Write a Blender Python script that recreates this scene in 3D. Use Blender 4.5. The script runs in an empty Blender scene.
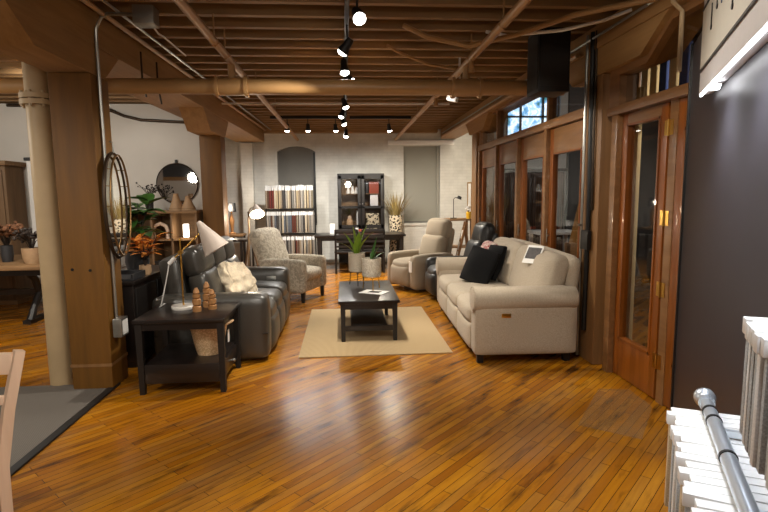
import bpy, bmesh, math, random
from mathutils import Vector, Matrix, Euler, noise
S = bpy.context.scene
C = S.collection
random.seed(7)
PI = math.pi
def V(*a): return Vector(a)

# ------------------------------------------------------------------ materials
def srgb(r, g, b):
    f = lambda c: (c/255/12.92) if c/255 <= .04045 else ((c/255+.055)/1.055)**2.4
    return (f(r), f(g), f(b), 1)
class NT:
    def __init__(s, name):
        s.m = bpy.data.materials.new(name); s.m.use_nodes = True
        s.t = s.m.node_tree; s.b = s.t.nodes['Principled BSDF']; s.out = s.t.nodes['Material Output']
    def n(s, typ, **kw):
        o = s.t.nodes.new(typ)
        for k, v in kw.items():
            if k in o.inputs: o.inputs[k].default_value = v
            else: setattr(o, k, v)
        return o
    def l(s, a, b): s.t.links.new(a, b)
    def coord(s, scale=(1, 1, 1), rot=(0, 0, 0)):
        tc = s.n('ShaderNodeTexCoord'); mp = s.n('ShaderNodeMapping')
        mp.inputs['Scale'].default_value = scale; mp.inputs['Rotation'].default_value = rot
        s.l(tc.outputs['Object'], mp.inputs['Vector']); return mp.outputs['Vector']
    def ramp(s, fac, stops):
        r = s.n('ShaderNodeValToRGB'); e = r.color_ramp.elements
        while len(e) < len(stops): e.new(.5)
        for i, (p, c) in enumerate(stops): e[i].position = p; e[i].color = c
        s.l(fac, r.inputs['Fac']); return r.outputs['Color']
    def bump(s, h, strength=.2, dist=.01):
        b = s.n('ShaderNodeBump'); b.inputs['Strength'].default_value = strength; b.inputs['Distance'].default_value = dist
        s.l(h, b.inputs['Height']); s.l(b.outputs['Normal'], s.b.inputs['Normal'])
    def mix(s, fac, a, b, mode='MIX'):
        m = s.n('ShaderNodeMix'); m.data_type = 'RGBA'; m.blend_type = mode
        if isinstance(fac, (int, float)): m.inputs[0].default_value = fac
        else: s.l(fac, m.inputs[0])
        for i, c in ((6, a), (7, b)):
            if isinstance(c, tuple): m.inputs[i].default_value = c
            else: s.l(c, m.inputs[i])
        return m.outputs[2]
def set_p(b, rough=.5, metal=0, spec=.5, coat=0, sheen=0):
    b.inputs['Roughness'].default_value = rough; b.inputs['Metallic'].default_value = metal
    b.inputs['Specular IOR Level'].default_value = spec; b.inputs['Coat Weight'].default_value = coat
    b.inputs['Sheen Weight'].default_value = sheen
def m_plain(name, c, rough=.5, metal=0, spec=.5, var=.08, scale=20, bump=0, coat=0, sheen=0):
    k = NT(name); set_p(k.b, rough, metal, spec, coat, sheen)
    nz = k.n('ShaderNodeTexNoise', Scale=scale, Detail=4.0); k.l(k.coord(), nz.inputs['Vector'])
    lo = tuple(x*(1-var) for x in c[:3])+(1,); hi = tuple(min(1, x*(1+var)) for x in c[:3])+(1,)
    k.l(k.ramp(nz.outputs['Fac'], [(.3, lo), (.7, hi)]), k.b.inputs['Base Color'])
    if bump: k.bump(nz.outputs['Fac'], bump, .004)
    return k.m
def m_wood(name, c1, c2, rough=.45, axis='z', scale=1.0, bump=.05, coat=0, spec=.5):
    k = NT(name); set_p(k.b, rough, 0, spec, coat)
    sc = {'x': (1.2, 14, 14), 'y': (14, 1.2, 14), 'z': (14, 14, 1.2)}[axis]
    nz = k.n('ShaderNodeTexNoise', Scale=scale, Detail=6.0, Roughness=.6, Distortion=.4)
    k.l(k.coord(sc), nz.inputs['Vector'])
    k.l(k.ramp(nz.outputs['Fac'], [(.28, c1), (.72, c2)]), k.b.inputs['Base Color'])
    if bump: k.bump(nz.outputs['Fac'], bump, .003)
    return k.m
def m_fabric(name, c1, c2, scale=220, rough=.9, bump=.25, sheen=.1, big=0, c3=None):
    k = NT(name); set_p(k.b, rough, 0, .2, 0, sheen)
    nz = k.n('ShaderNodeTexNoise', Scale=scale, Detail=2.0); k.l(k.coord(), nz.inputs['Vector'])
    col = k.ramp(nz.outputs['Fac'], [(.35, c1), (.65, c2)])
    if big:
        n2 = k.n('ShaderNodeTexNoise', Scale=big, Detail=5.0, Roughness=.65, Distortion=1.2); k.l(k.coord(), n2.inputs['Vector'])
        f = k.ramp(n2.outputs['Fac'], [(.45, (0, 0, 0, 1)), (.55, (1, 1, 1, 1))])
        col = k.mix(f, col, c3)
    k.l(col, k.b.inputs['Base Color']); k.bump(nz.outputs['Fac'], bump, .003)
    return k.m
def m_emit(name, c, st, base=None):
    k = NT(name); k.b.inputs['Base Color'].default_value = base or c
    k.b.inputs['Emission Color'].default_value = c; k.b.inputs['Emission Strength'].default_value = st
    return k.m
def m_glass(name, tint=(.9, .9, .9, 1), refl=.12):
    k = NT(name); t = k.t; t.nodes.remove(k.b)
    tr = k.n('ShaderNodeBsdfTransparent'); tr.inputs['Color'].default_value = tint
    gl = k.n('ShaderNodeBsdfGlossy'); gl.inputs['Roughness'].default_value = .02
    lw = k.n('ShaderNodeLayerWeight', Blend=.5); mx = k.n('ShaderNodeMixShader')
    pw = k.n('ShaderNodeMath'); pw.operation = 'POWER'; pw.inputs[1].default_value = 5
    ad = k.n('ShaderNodeMath'); ad.operation = 'MULTIPLY_ADD'; ad.inputs[1].default_value = .5; ad.inputs[2].default_value = refl*.4; ad.use_clamp = True
    k.l(lw.outputs['Facing'], pw.inputs[0]); k.l(pw.outputs[0], ad.inputs[0]); k.l(ad.outputs[0], mx.inputs[0])
    k.l(tr.outputs[0], mx.inputs[1]); k.l(gl.outputs[0], mx.inputs[2]); k.l(mx.outputs[0], k.out.inputs['Surface'])
    return k.m
def m_floor():
    k = NT('maple_strip_floor')
    v = k.coord((1, 1, 1), (0, 0, -PI/4))
    br = k.n('ShaderNodeTexBrick'); br.offset = .37; br.offset_frequency = 2; br.squash = 1
    for kk, vv in (('Scale', 1), ('Mortar Size', .0016), ('Mortar Smooth', .2), ('Bias', 0), ('Brick Width', .85), ('Row Height', .056)): br.inputs[kk].default_value = vv
    br.inputs['Color1'].default_value = (0, 0, 0, 1); br.inputs['Color2'].default_value = (1, 1, 1, 1); br.inputs['Mortar'].default_value = (0.5, .5, .5, 1)
    k.l(v, br.inputs['Vector'])
    col = k.ramp(br.outputs['Color'], [(0, srgb(150, 90, 14)), (.25, srgb(176, 112, 16)), (.5, srgb(188, 122, 18)), (.75, srgb(200, 136, 28)), (1, srgb(172, 118, 44))])
    def streak(sc, scale, lo, hi):
        n = k.n('ShaderNodeTexNoise', Scale=scale, Detail=5.0, Roughness=.6); 
        mp = k.n('ShaderNodeMapping'); mp.inputs['Scale'].default_value = sc; k.l(v, mp.inputs['Vector']); k.l(mp.outputs[0], n.inputs['Vector'])
        return n.outputs['Fac'], k.ramp(n.outputs['Fac'], [(lo, (1, 1, 1, 1)), (hi, (0, 0, 0, 1))])
    f1, s1 = streak((2.5, 34, 1), 1.6, .3, .7)
    col = k.mix(k_mul(k, s1, .4), col, srgb(136, 78, 16))
    f2, s2 = streak((1.2, 6.5, 1), 1.5, .32, .47)          # dark worn stains along the grain
    col = k.mix(k_mul(k, s2, .85), col, srgb(56, 32, 12))
    f3, s3 = streak((.7, 2.2, 1), 1.1, .36, .5)           # greyed, worn-through patches
    col = k.mix(k_mul(k, s3, .5), col, srgb(124, 94, 64))
    f4, s4 = streak((.5, 1.3, 1), 1.6, .35, .65)          # slow drift in the tone of the old finish
    col = k.mix(k_mul(k, s4, .38), col, srgb(116, 62, 12))
    col = k.mix(br.outputs['Fac'], col, srgb(52, 28, 8))
    k.l(col, k.b.inputs['Base Color'])
    rr = k.n('ShaderNodeMapRange'); rr.inputs['To Min'].default_value = .14; rr.inputs['To Max'].default_value = .32
    k.l(f3, rr.inputs['Value']); k.l(rr.outputs[0], k.b.inputs['Roughness'])
    k.b.inputs['Specular IOR Level'].default_value = .5
    sb = k.n('ShaderNodeMath'); sb.operation = 'SUBTRACT'; k.l(f1, sb.inputs[0]); k.l(br.outputs['Fac'], sb.inputs[1])
    k.bump(sb.outputs[0], .3, .003)
    return k.m
def k_mul(k, a, f):
    m = k.n('ShaderNodeMath'); m.operation = 'MULTIPLY'; m.inputs[1].default_value = f; k.l(a, m.inputs[0]); return m.outputs[0]
def m_brick(name, c, mort):
    k = NT(name); set_p(k.b, .7, 0, .3)
    tc = k.n('ShaderNodeTexCoord'); sp = k.n('ShaderNodeSeparateXYZ'); cb = k.n('ShaderNodeCombineXYZ')
    k.l(tc.outputs['Object'], sp.inputs[0]); ad = k.n('ShaderNodeMath'); ad.operation = 'ADD'
    k.l(sp.outputs[0], ad.inputs[0]); k.l(sp.outputs[1], ad.inputs[1]); k.l(ad.outputs[0], cb.inputs[0]); k.l(sp.outputs[2], cb.inputs[1])
    br = k.n('ShaderNodeTexBrick'); br.offset = .5
    for kk, vv in (('Scale', 1), ('Mortar Size', .009), ('Mortar Smooth', .5), ('Bias', 0), ('Brick Width', .21), ('Row Height', .072)): br.inputs[kk].default_value = vv
    br.inputs['Color1'].default_value = c; br.inputs['Color2'].default_value = tuple(x*.95 for x in c[:3])+(1,); br.inputs['Mortar'].default_value = mort
    k.l(cb.outputs[0], br.inputs['Vector'])
    nz = k.n('ShaderNodeTexNoise', Scale=4.0, Detail=6.0); k.l(tc.outputs['Object'], nz.inputs['Vector'])
    col = k.mix(.35, br.outputs['Color'], k.ramp(nz.outputs['Fac'], [(.3, (.55, .55, .55, 1)), (.7, (1, 1, 1, 1))]), 'MULTIPLY')
    k.l(col, k.b.inputs['Base Color'])
    iv = k.n('ShaderNodeMath'); iv.operation = 'SUBTRACT'; iv.inputs[0].default_value = 1; k.l(br.outputs['Fac'], iv.inputs[1])
    k.bump(iv.outputs[0], .3, .004)
    return k.m
def m_stripes(name, axis, cols, scale, rough=.9):
    k = NT(name); set_p(k.b, rough, 0, .2)
    w = k.n('ShaderNodeTexWave'); w.wave_type = 'BANDS'; w.bands_direction = axis
    w.inputs['Scale'].default_value = scale; w.inputs['Distortion'].default_value = .3
    k.l(k.coord(), w.inputs['Vector'])
    k.l(k.ramp(w.outputs['Fac'], [(.25, cols[0]), (.7, cols[1])]), k.b.inputs['Base Color']); k.bump(w.outputs['Fac'], .3, .003)
    return k.m
def m_check(name, c1, c2, scale, rough=.8):
    k = NT(name); set_p(k.b, rough, 0, .3)
    ch = k.n('ShaderNodeTexVoronoi', Scale=scale); k.l(k.coord(), ch.inputs['Vector'])
    k.l(k.ramp(ch.outputs['Distance'], [(.42, c1), (.5, c2)]), k.b.inputs['Base Color']); k.bump(ch.outputs['Distance'], .4, .004)
    return k.m
M = {}
M['floor'] = m_floor()
M['brick'] = m_brick('white_painted_brick', srgb(214, 212, 204), srgb(206, 204, 196))
M['plaster'] = m_plain('warm_white_plaster', srgb(205, 200, 192), .8, var=.03, scale=3)
M['grey_wall'] = m_plain('grey_plaster', srgb(170, 168, 165), .8, var=.04, scale=3)
M['tan_timber'] = m_wood('tan_painted_timber', srgb(134, 98, 54), srgb(160, 122, 74), .6, 'y')
M['tan_joist'] = m_wood('tan_painted_joist', srgb(128, 96, 58), srgb(154, 120, 78), .65, 'x')
M['deck'] = m_wood('shaded_ceiling_boards', srgb(58, 42, 28), srgb(78, 58, 38), .7, 'y')  # boards darkened, shade between the joists put into their colour
M['post_wood'] = m_wood('golden_brown_timber', srgb(98, 64, 14), srgb(122, 80, 20), .6, 'z')
M['post_tan'] = m_wood('tan_post_timber', srgb(118, 84, 48), srgb(144, 104, 62), .55, 'z')
M['pipe_tan'] = m_plain('tan_pipe_paint', srgb(166, 128, 82), .4, var=.05, scale=6)
M['pipe_cream'] = m_plain('cream_pipe_paint', srgb(176, 152, 116), .5, var=.07, scale=5, bump=.1)
M['door_wood'] = m_wood('stained_door_wood', srgb(110, 58, 14), srgb(152, 84, 24), .35, 'z', coat=.3)
M['door_rail'] = m_wood('stained_rail_wood', srgb(116, 80, 46), srgb(148, 106, 66), .35, 'y', coat=.3)
M['glass'] = m_glass('clear_pane')
M['steel'] = m_plain('galvanised_steel', srgb(165, 165, 160), .35, .9, var=.05)
M['chrome'] = m_plain('polished_chrome', srgb(214, 220, 226), .28, .75, var=.02)
M['brass'] = m_plain('brushed_brass', srgb(212, 168, 84), .28, 1, var=.04)
M['black_metal'] = m_plain('black_metal', srgb(28, 27, 26), .45, .3, var=.1)
M['black_wood'] = m_wood('black_stained_wood', srgb(20, 15, 13), srgb(34, 26, 23), .32, 'x', coat=.15)
M['black_wood_v'] = m_wood('black_stained_wood_upright', srgb(17, 14, 12), srgb(29, 23, 20), .5, 'z', coat=0)
M['leather'] = m_plain('charcoal_leather', srgb(58, 55, 50), .33, 0, .85, var=.12, scale=90, bump=.25)
M['leather_black'] = m_plain('black_leather', srgb(38, 37, 36), .38, 0, .5, var=.12, scale=90, bump=.25)
M['cream_fabric'] = m_fabric('oatmeal_fabric', srgb(164, 150, 130), srgb(194, 180, 160))
M['taupe_fabric'] = m_fabric('taupe_fabric', srgb(136, 124, 106), srgb(166, 152, 132))
M['pattern_fabric'] = m_fabric('mottled_grey_fabric', srgb(172, 162, 144), srgb(194, 184, 166), big=18, c3=srgb(148, 140, 126))
M['fluffy'] = m_plain('fluffy_cream', srgb(240, 222, 192), .95, var=.12, scale=45, bump=.9, sheen=.4)
M['black_fabric'] = m_fabric('black_velvet', srgb(8, 8, 9), srgb(16, 15, 16), bump=.1, sheen=.02)
M['rug'] = m_stripes('jute_weave', 'X', (srgb(158, 132, 94), srgb(192, 168, 130)), 26)
M['mat'] = m_stripes('ribbed_grey_mat', 'X', (srgb(88, 83, 77), srgb(126, 119, 111)), 24)
M['rubber'] = m_plain('black_rubber', srgb(26, 25, 24), .6)
M['mirror'] = m_plain('mirror_silver', srgb(235, 235, 235), .02, 1, var=.0)
M['mirror_rim'] = m_plain('aged_brass_rim', srgb(120, 92, 56), .35, .8)
M['dark_rim'] = m_plain('bronze_rim', srgb(58, 44, 30), .4, .6)
M['marble'] = m_plain('white_marble', srgb(228, 222, 214), .25, var=.06, scale=9)
M['white'] = m_plain('white_plastic', srgb(232, 230, 226), .4, var=.02)
M['shade_white'] = m_plain('white_lamp_shade', srgb(190, 176, 164), .6, var=.02)
M['paper'] = m_plain('white_paper', srgb(235, 232, 226), .6, var=.02)
M['print_dark'] = m_plain('dark_print', srgb(60, 52, 48), .6, var=.5, scale=30)
M['wicker'] = m_check('wicker_weave', srgb(224, 192, 152), srgb(198, 162, 120), 75)
M['wicker_pale'] = m_check('pale_woven_pot', srgb(238, 230, 214), srgb(196, 182, 160), 110)
M['lattice'] = m_check('lattice_pot', srgb(44, 36, 30), srgb(206, 190, 162), 22)
M['mill_wood'] = m_wood('turned_wood', srgb(138, 92, 50), srgb(176, 128, 78), .5, 'z')
M['oak'] = m_wood('weathered_oak', srgb(112, 84, 54), srgb(146, 112, 74), .6, 'x')
M['oak_v'] = m_wood('weathered_oak_upright', srgb(96, 72, 48), srgb(128, 98, 66), .6, 'z')
M['pale_wood'] = m_wood('pale_pinkish_wood', srgb(196, 166, 142), srgb(218, 190, 166), .5, 'z')
M['leaf'] = m_plain('green_leaf', srgb(52, 92, 34), .4, var=.35, scale=8)
M['leaf_lime'] = m_plain('lime_green_leaf', srgb(126, 158, 48), .45, var=.25, scale=10)
M['leaf_orange'] = m_plain('rust_orange_leaf', srgb(204, 126, 46), .55, var=.3, scale=10)
M['dry_grass'] = m_plain('dry_grass', srgb(150, 128, 74), .8, var=.25, scale=10)
M['dry_flower'] = m_plain('dried_flower', srgb(112, 74, 48), .8, var=.4, scale=14)
M['dark_leaf'] = m_plain('dark_burgundy_leaf', srgb(46, 36, 30), .6, var=.3)
M['blind'] = m_stripes('grey_green_blind', 'Z', (srgb(134, 132, 122), srgb(152, 150, 140)), 16, .8)
M['dark_blind'] = m_plain('dark_grey_blind', srgb(112, 110, 104), .8, var=.04, scale=5)
M['panel'] = m_plain('charcoal_panel', srgb(47, 44, 49), .42, var=.08, scale=6)
M['sign_face'] = m_plain('cream_sign_face', srgb(218, 212, 198), .5, var=.02)
M['sign_box'] = m_plain('white_sign_box', srgb(216, 212, 212), .5, var=.02)
M['sign_blue'] = m_plain('blue_print', srgb(58, 78, 130), .5)
M['lit'] = m_emit('spot_glow', (1, .95, .86, 1), 14)
M['lit_soft'] = m_emit('lamp_glow', (1, .92, .78, 1), 5)
M['led'] = m_emit('led_strip', (.95, .97, 1, 1), 5)
M['ceramic_tan'] = m_plain('tan_ceramic', srgb(170, 138, 104), .6, var=.08)
M['ceramic_dark'] = m_plain('dark_ceramic', srgb(44, 44, 46), .5)
M['red'] = m_plain('red_cover', srgb(150, 66, 44), .5, var=.15)
M['yellow'] = m_plain('yellow_glaze', srgb(206, 158, 30), .4)
M['pink'] = m_fabric('pink_floral_fabric', srgb(206, 190, 178), srgb(220, 204, 192), big=26, c3=srgb(158, 62, 70))
M['gold'] = m_plain('gold_frame', srgb(160, 124, 66), .4, .6)
M['plastic_clear'] = m_glass('clear_plastic', (.93, .9, .86, 1), .06)
M['slat_brown'] = m_stripes('brown_slats', 'X', (srgb(48, 32, 22), srgb(86, 58, 38)), 8, .5)
M['cobalt'] = m_plain('cobalt_cloth', srgb(44, 66, 122), .8)
M['cream_cloth'] = m_fabric('cream_curtain', srgb(196, 168, 118), srgb(212, 186, 138))

# ------------------------------------------------------------------ mesh builder
class MB:
    def __init__(s): s.b = bmesh.new()
    def _bev(s, verts, bev, seg=2):
        es = set(e for v in verts for e in v.link_edges)
        bmesh.ops.bevel(s.b, geom=list(es), offset=bev, segments=seg, profile=.6, affect='EDGES')
    def box(s, x0, x1, y0, y1, z0, z1, bev=0, rot=None, seg=2):
        c = V((x0+x1)/2, (y0+y1)/2, (z0+z1)/2)
        return s.obox(c, (x1-x0, y1-y0, z1-z0), rot, bev, seg)
    def obox(s, c, size, rot=None, bev=0, seg=2):
        m = Matrix.Translation(V(*c)) @ ((rot if isinstance(rot, Matrix) else Euler(rot).to_matrix()).to_4x4() if rot is not None else Matrix()) @ Matrix.Diagonal((abs(size[0]), abs(size[1]), abs(size[2]), 1))
        r = bmesh.ops.create_cube(s.b, size=1, matrix=m)
        if bev: s._bev(r['verts'], min(bev, .45*min(abs(t) for t in size)), seg)
        return s
    def bar(s, p0, p1, w, d=None, up=(0, 0, 1), bev=0):
        p0, p1 = V(*p0), V(*p1); d = d or w
        z = (p1-p0).normalized(); u = V(*up)
        if abs(z.dot(u)) > .98: u = V(0, 1, 0)
        x = u.cross(z).normalized(); y = z.cross(x)
        return s.obox((p0+p1)/2, (w, d, (p1-p0).length), Matrix((x, y, z)).transposed(), bev)
    def tube(s, pts, r, n=10, cap=True):
        pts = [V(*p) for p in pts]; rs = r if isinstance(r, (list, tuple)) else [r]*len(pts)
        rings = []; prev = None
        for i, p in enumerate(pts):
            t = (pts[min(i+1, len(pts)-1)]-pts[max(i-1, 0)])
            t = t.normalized() if t.length > 1e-9 else V(0, 0, 1)
            if prev is None:
                u = V(0, 0, 1) if abs(t.z) < .9 else V(1, 0, 0); a = t.cross(u).normalized()
            else: a = (prev-t*prev.dot(t)).normalized()
            prev = a; b = t.cross(a)
            rings.append([s.b.verts.new(p+(a*math.cos(2*PI*j/n)+b*math.sin(2*PI*j/n))*max(rs[i], 1e-4)) for j in range(n)])
        for q in range(len(rings)-1):
            for j in range(n): s.b.faces.new((rings[q][j], rings[q][(j+1) % n], rings[q+1][(j+1) % n], rings[q+1][j]))
        if cap:
            s.b.faces.new(rings[0][::-1]); s.b.faces.new(rings[-1])
        return s
    def cyl(s, p0, p1, r0, r1=None, n=16): return s.tube([p0, p1], [r0, r0 if r1 is None else r1], n)
    def lathe(s, prof, c=(0, 0, 0), n=20, rot=None):
        m = (rot if isinstance(rot, Matrix) else Euler(rot).to_matrix()) if rot is not None else Matrix.Identity(3)
        c = V(*c); rings = []
        for r, z in prof: rings.append([s.b.verts.new(c+m@V(max(r, 1e-4)*math.cos(2*PI*j/n), max(r, 1e-4)*math.sin(2*PI*j/n), z)) for j in range(n)])
        for q in range(len(rings)-1):
            for j in range(n): s.b.faces.new((rings[q][j], rings[q][(j+1) % n], rings[q+1][(j+1) % n], rings[q+1][j]))
        s.b.faces.new(rings[0][::-1]); s.b.faces.new(rings[-1]); return s
    def prism(s, poly, a0, a1, axis='x'):
        f = {'x': lambda u, v, a: V(a, u, v), 'y': lambda u, v, a: V(u, a, v), 'z': lambda u, v, a: V(u, v, a)}[axis]
        A = [s.b.verts.new(f(u, v, a0)) for u, v in poly]; B = [s.b.verts.new(f(u, v, a1)) for u, v in poly]
        s.b.faces.new(A[::-1]); s.b.faces.new(B); n = len(A)
        for i in range(n): s.b.faces.new((A[i], A[(i+1) % n], B[(i+1) % n], B[i]))
        return s
    def ell(s, c, r, n=10, rot=None):
        m = Matrix.Translation(V(*c)) @ (Euler(rot).to_matrix().to_4x4() if rot else Matrix()) @ Matrix.Diagonal((*((r,)*3 if isinstance(r, (int, float)) else r), 1))
        bmesh.ops.create_uvsphere(s.b, u_segments=n+4, v_segments=n, radius=1, matrix=m); return s
    def cushion(s, c, size, r=.05, puff=(.02, .02, .02), rot=None, n=8, sag=None, wob=0):
        """rounded, puffed block: size in x, y, z; puff bulges each pair of faces"""
        sx, sy, sz = (t/2 for t in size); r = min(r, sx, sy, sz)
        m = (rot if isinstance(rot, Matrix) else Euler(rot).to_matrix()) if rot is not None else Matrix.Identity(3)
        c = V(*c); cache = {}
        def pt(i, j, k):
            key = (i, j, k)
            if key in cache: return cache[key]
            def ax(t, h):
                q = 2*t/n-1
                return math.copysign(1-(1-abs(q))**1.35, q)
            q = V(ax(i, sx), ax(j, sy), ax(k, sz)); p = V(q.x*sx, q.y*sy, q.z*sz)
            inner = V(max(-sx+r, min(sx-r, p.x)), max(-sy+r, min(sy-r, p.y)), max(-sz+r, min(sz-r, p.z)))
            d = p-inner
            if d.length > 1e-9: p = inner+d.normalized()*min(r, d.length if sum(abs(t) > 1e-9 for t in d) < 2 else r)
            bx, by, bz = 1-q.x**2, 1-q.y**2, 1-q.z**2
            p += V(puff[0]*q.x*by*bz, puff[1]*q.y*bx*bz, puff[2]*q.z*bx*by)
            if wob:
                nv = noise.noise_vector(p*14+c*3); p += nv*wob
            if sag: p.z += sag(q)
            v = s.b.verts.new(c+m@p); cache[key] = v; return v
        for a in range(n):
            for b in range(n):
                for f in (0, n):
                    for fn in (lambda u, v: (f, u, v), lambda u, v: (u, f, v), lambda u, v: (u, v, f)):
                        s.b.faces.new([pt(*fn(u, v)) for u, v in ((a, b), (a+1, b), (a+1, b+1), (a, b+1))])
        return s
    def leaf(s, base, d, L, w, droop=.3, n=6, fold=.15, up=(0, 0, 1)):
        p = V(*base); d = V(*d).normalized(); up = V(*up)
        rows = []
        for i in range(n+1):
            t = i/n; side = d.cross(up); side = side.normalized() if side.length > 1e-6 else V(1, 0, 0)
            nrm = side.cross(d); ww = w*.5*math.sin(PI*min(1, t**.8*.97+.03))
            rows.append((s.b.verts.new(p-side*ww+nrm*ww*fold*2), s.b.verts.new(p), s.b.verts.new(p+side*ww+nrm*ww*fold*2)))
            p = p+d*(L/n); d = (d+V(0, 0, -droop/n)).normalized()
        for a, b in zip(rows, rows[1:]):
            s.b.faces.new((a[0], a[1], b[1], b[0])); s.b.faces.new((a[1], a[2], b[2], b[1]))
        return s
    def build(s, name, mat, parent=None, smooth=True, ang=40, off=None):
        bmesh.ops.recalc_face_normals(s.b, faces=s.b.faces)
        me = bpy.data.meshes.new(name); s.b.to_mesh(me); s.b.free()
        me.materials.append(M[mat] if isinstance(mat, str) else mat)
        if smooth:
            me.shade_smooth(); me.set_sharp_from_angle(angle=math.radians(ang))
        o = bpy.data.objects.new(name, me); C.objects.link(o)
        if parent: o.parent = parent
        if off: o.location = off
        return o
def tag(o, label, cat, group=None, kind=None):
    o['label'] = label; o['category'] = cat
    if group: o['group'] = group
    if kind: o['kind'] = kind
    return o
def thing(name, label, cat, loc=(0, 0, 0), rz=0, group=None, kind=None):
    o = bpy.data.objects.new(name, None); C.objects.link(o); o.empty_display_size = .1
    o.location = loc; o.rotation_euler = (0, 0, rz)
    return tag(o, label, cat, group, kind)
def struct(o, label=None):
    o['kind'] = 'structure'
    if label: o['label'] = label
    return o
def box1(name, mat, parent, *a, bev=0, rot=None): return MB().box(*a, bev=bev, rot=rot).build(name, mat, parent)
M['dimmed_wall'] = m_plain('dimmed_wall', srgb(66, 66, 68), .8, var=.05, scale=3)  # dark tone standing in for dimness, not a paint colour
M['grey_wood'] = m_wood('greyed_wood', srgb(88, 70, 50), srgb(116, 94, 70), .55, 'z')

k = NT('scuffed_clear_sheet'); k.t.nodes.remove(k.b)
_tr = k.n('ShaderNodeBsdfTransparent'); _df = k.n('ShaderNodeBsdfDiffuse'); _df.inputs['Color'].default_value = srgb(170, 134, 92); _gl = k.n('ShaderNodeBsdfGlossy'); _gl.inputs['Roughness'].default_value = .2
_nz = k.n('ShaderNodeTexNoise', Scale=6.0, Detail=4.0); k.l(k.coord(), _nz.inputs['Vector'])
_mr = k.n('ShaderNodeMapRange'); _mr.inputs['To Min'].default_value = .1; _mr.inputs['To Max'].default_value = .5; k.l(_nz.outputs['Fac'], _mr.inputs['Value'])
_m1 = k.n('ShaderNodeMixShader'); k.l(_mr.outputs[0], _m1.inputs[0]); k.l(_tr.outputs[0], _m1.inputs[1]); k.l(_df.outputs[0], _m1.inputs[2])
_m2 = k.n('ShaderNodeMixShader'); _m2.inputs[0].default_value = .06; k.l(_m1.outputs[0], _m2.inputs[1]); k.l(_gl.outputs[0], _m2.inputs[2]); k.l(_m2.outputs[0], k.out.inputs['Surface'])
M['plastic_clear'] = k.m
M['hanger_white'] = m_plain('hanger_white', srgb(190, 188, 184), .5, var=.04)
PW = [120, 90, 100, 36, 45, 17, 42]; EXPO = .52
# ------------------------------------------------------------------ the setting
def st(o, label, cat): tag(o, label, cat, kind='structure'); return o
st(box1('floor', 'floor', None, -7.2, 7, -3.6, 13, -.1, 0), 'worn honey-coloured maple strip floor laid diagonally', 'floor')
# back wall with two blocked window recesses
YB = 12.4
def back_wall():
    m = MB()
    ax0, ax1, az, az1 = -1.53, -.65, .9, 2.62
    wx0, wx1, wz0, wz1 = 1.42, 2.29, .92, 2.74
    D0, D1 = YB, YB+.3
    m.box(-7.2, ax0, D0, D1, 0, 3.4); m.box(ax0, ax1, D0, D1, 0, az)
    n = 10; arc = [(ax0+(ax1-ax0)*i/n, az1+.13*math.sin(PI*i/n)**.8) for i in range(n+1)]
    m.prism(arc+[(ax1, 3.4), (ax0, 3.4)], D0, D1, 'y')
    m.box(ax1, wx0, D0, D1, 0, 3.4); m.box(wx0, wx1, D0, D1, 0, wz0); m.box(wx0, wx1, D0, D1, wz1, 3.4); m.box(wx1, 6.9, D0, D1, 0, 3.4)
    return m.build('wall_back', 'brick', None, smooth=False)
st(back_wall(), 'white painted brick wall across the far end', 'wall')
o = box1('window_1', 'dark_blind', None, -1.54, -.64, YB+.14, YB+.18, .88, 2.80)
st(o, 'arched window recess with dark grey blind behind the swatch rack', 'window')
box1('blind_edge', 'black_metal', o, -.70, -.66, YB+.06, YB+.13, .95, 2.6)
o = box1('window_2', 'blind', None, 1.42, 2.29, YB+.10, YB+.14, .92, 2.74)
st(o, 'tall window closed by a grey-green roller blind', 'window')
box1('bottom_bar', 'dark_blind', o, 1.44, 2.27, YB+.07, YB+.10, .93, .97)
box1('window_frame', 'blind', o, 2.22, 2.28, YB+.05, YB+.1, .93, 2.73)
box1('sill', 'brick', o, 1.38, 2.33, YB-.03, YB+.10, .86, .918)
o = box1('curtain_rail', 'white', None, 1.05, 2.62, YB-.07, YB, 2.76, 2.86, bev=.01)
tag(o, 'long white blind headrail on the brick above the grey-green blind', 'rail')
st(box1('trim_1', 'brick', None, -2.32, -2.06, YB-.22, YB, 0, 2.80), 'white pilaster at the left end of the brick wall', 'pilaster')
st(box1('wall_left', 'plaster', None, -7.2, -7.0, -3.6, YB, 0, 3.35), 'white left wall of the showroom', 'wall')
st(box1('wall_partition', 'plaster', None, -7.0, -2.25, 8.76, 8.9, 0, 3.08), 'white partition wall behind the round mirror', 'wall')
st(box1('wall_front', 'plaster', None, -7.2, 7.0, -3.8, -3.6, 0, 3.35), 'white wall behind the camera', 'wall')
st(box1('wall_right', 'grey_wall', None, 6.9, 7.1, -3.6, YB, 0, 4.0), 'grey far wall of the room beyond the glass doors', 'wall')
st(box1('wall_side', 'brick', None, 3.12, 3.24, 9.72, YB, 0, 3.1), 'short white brick wall right of the far recess', 'wall')

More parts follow.
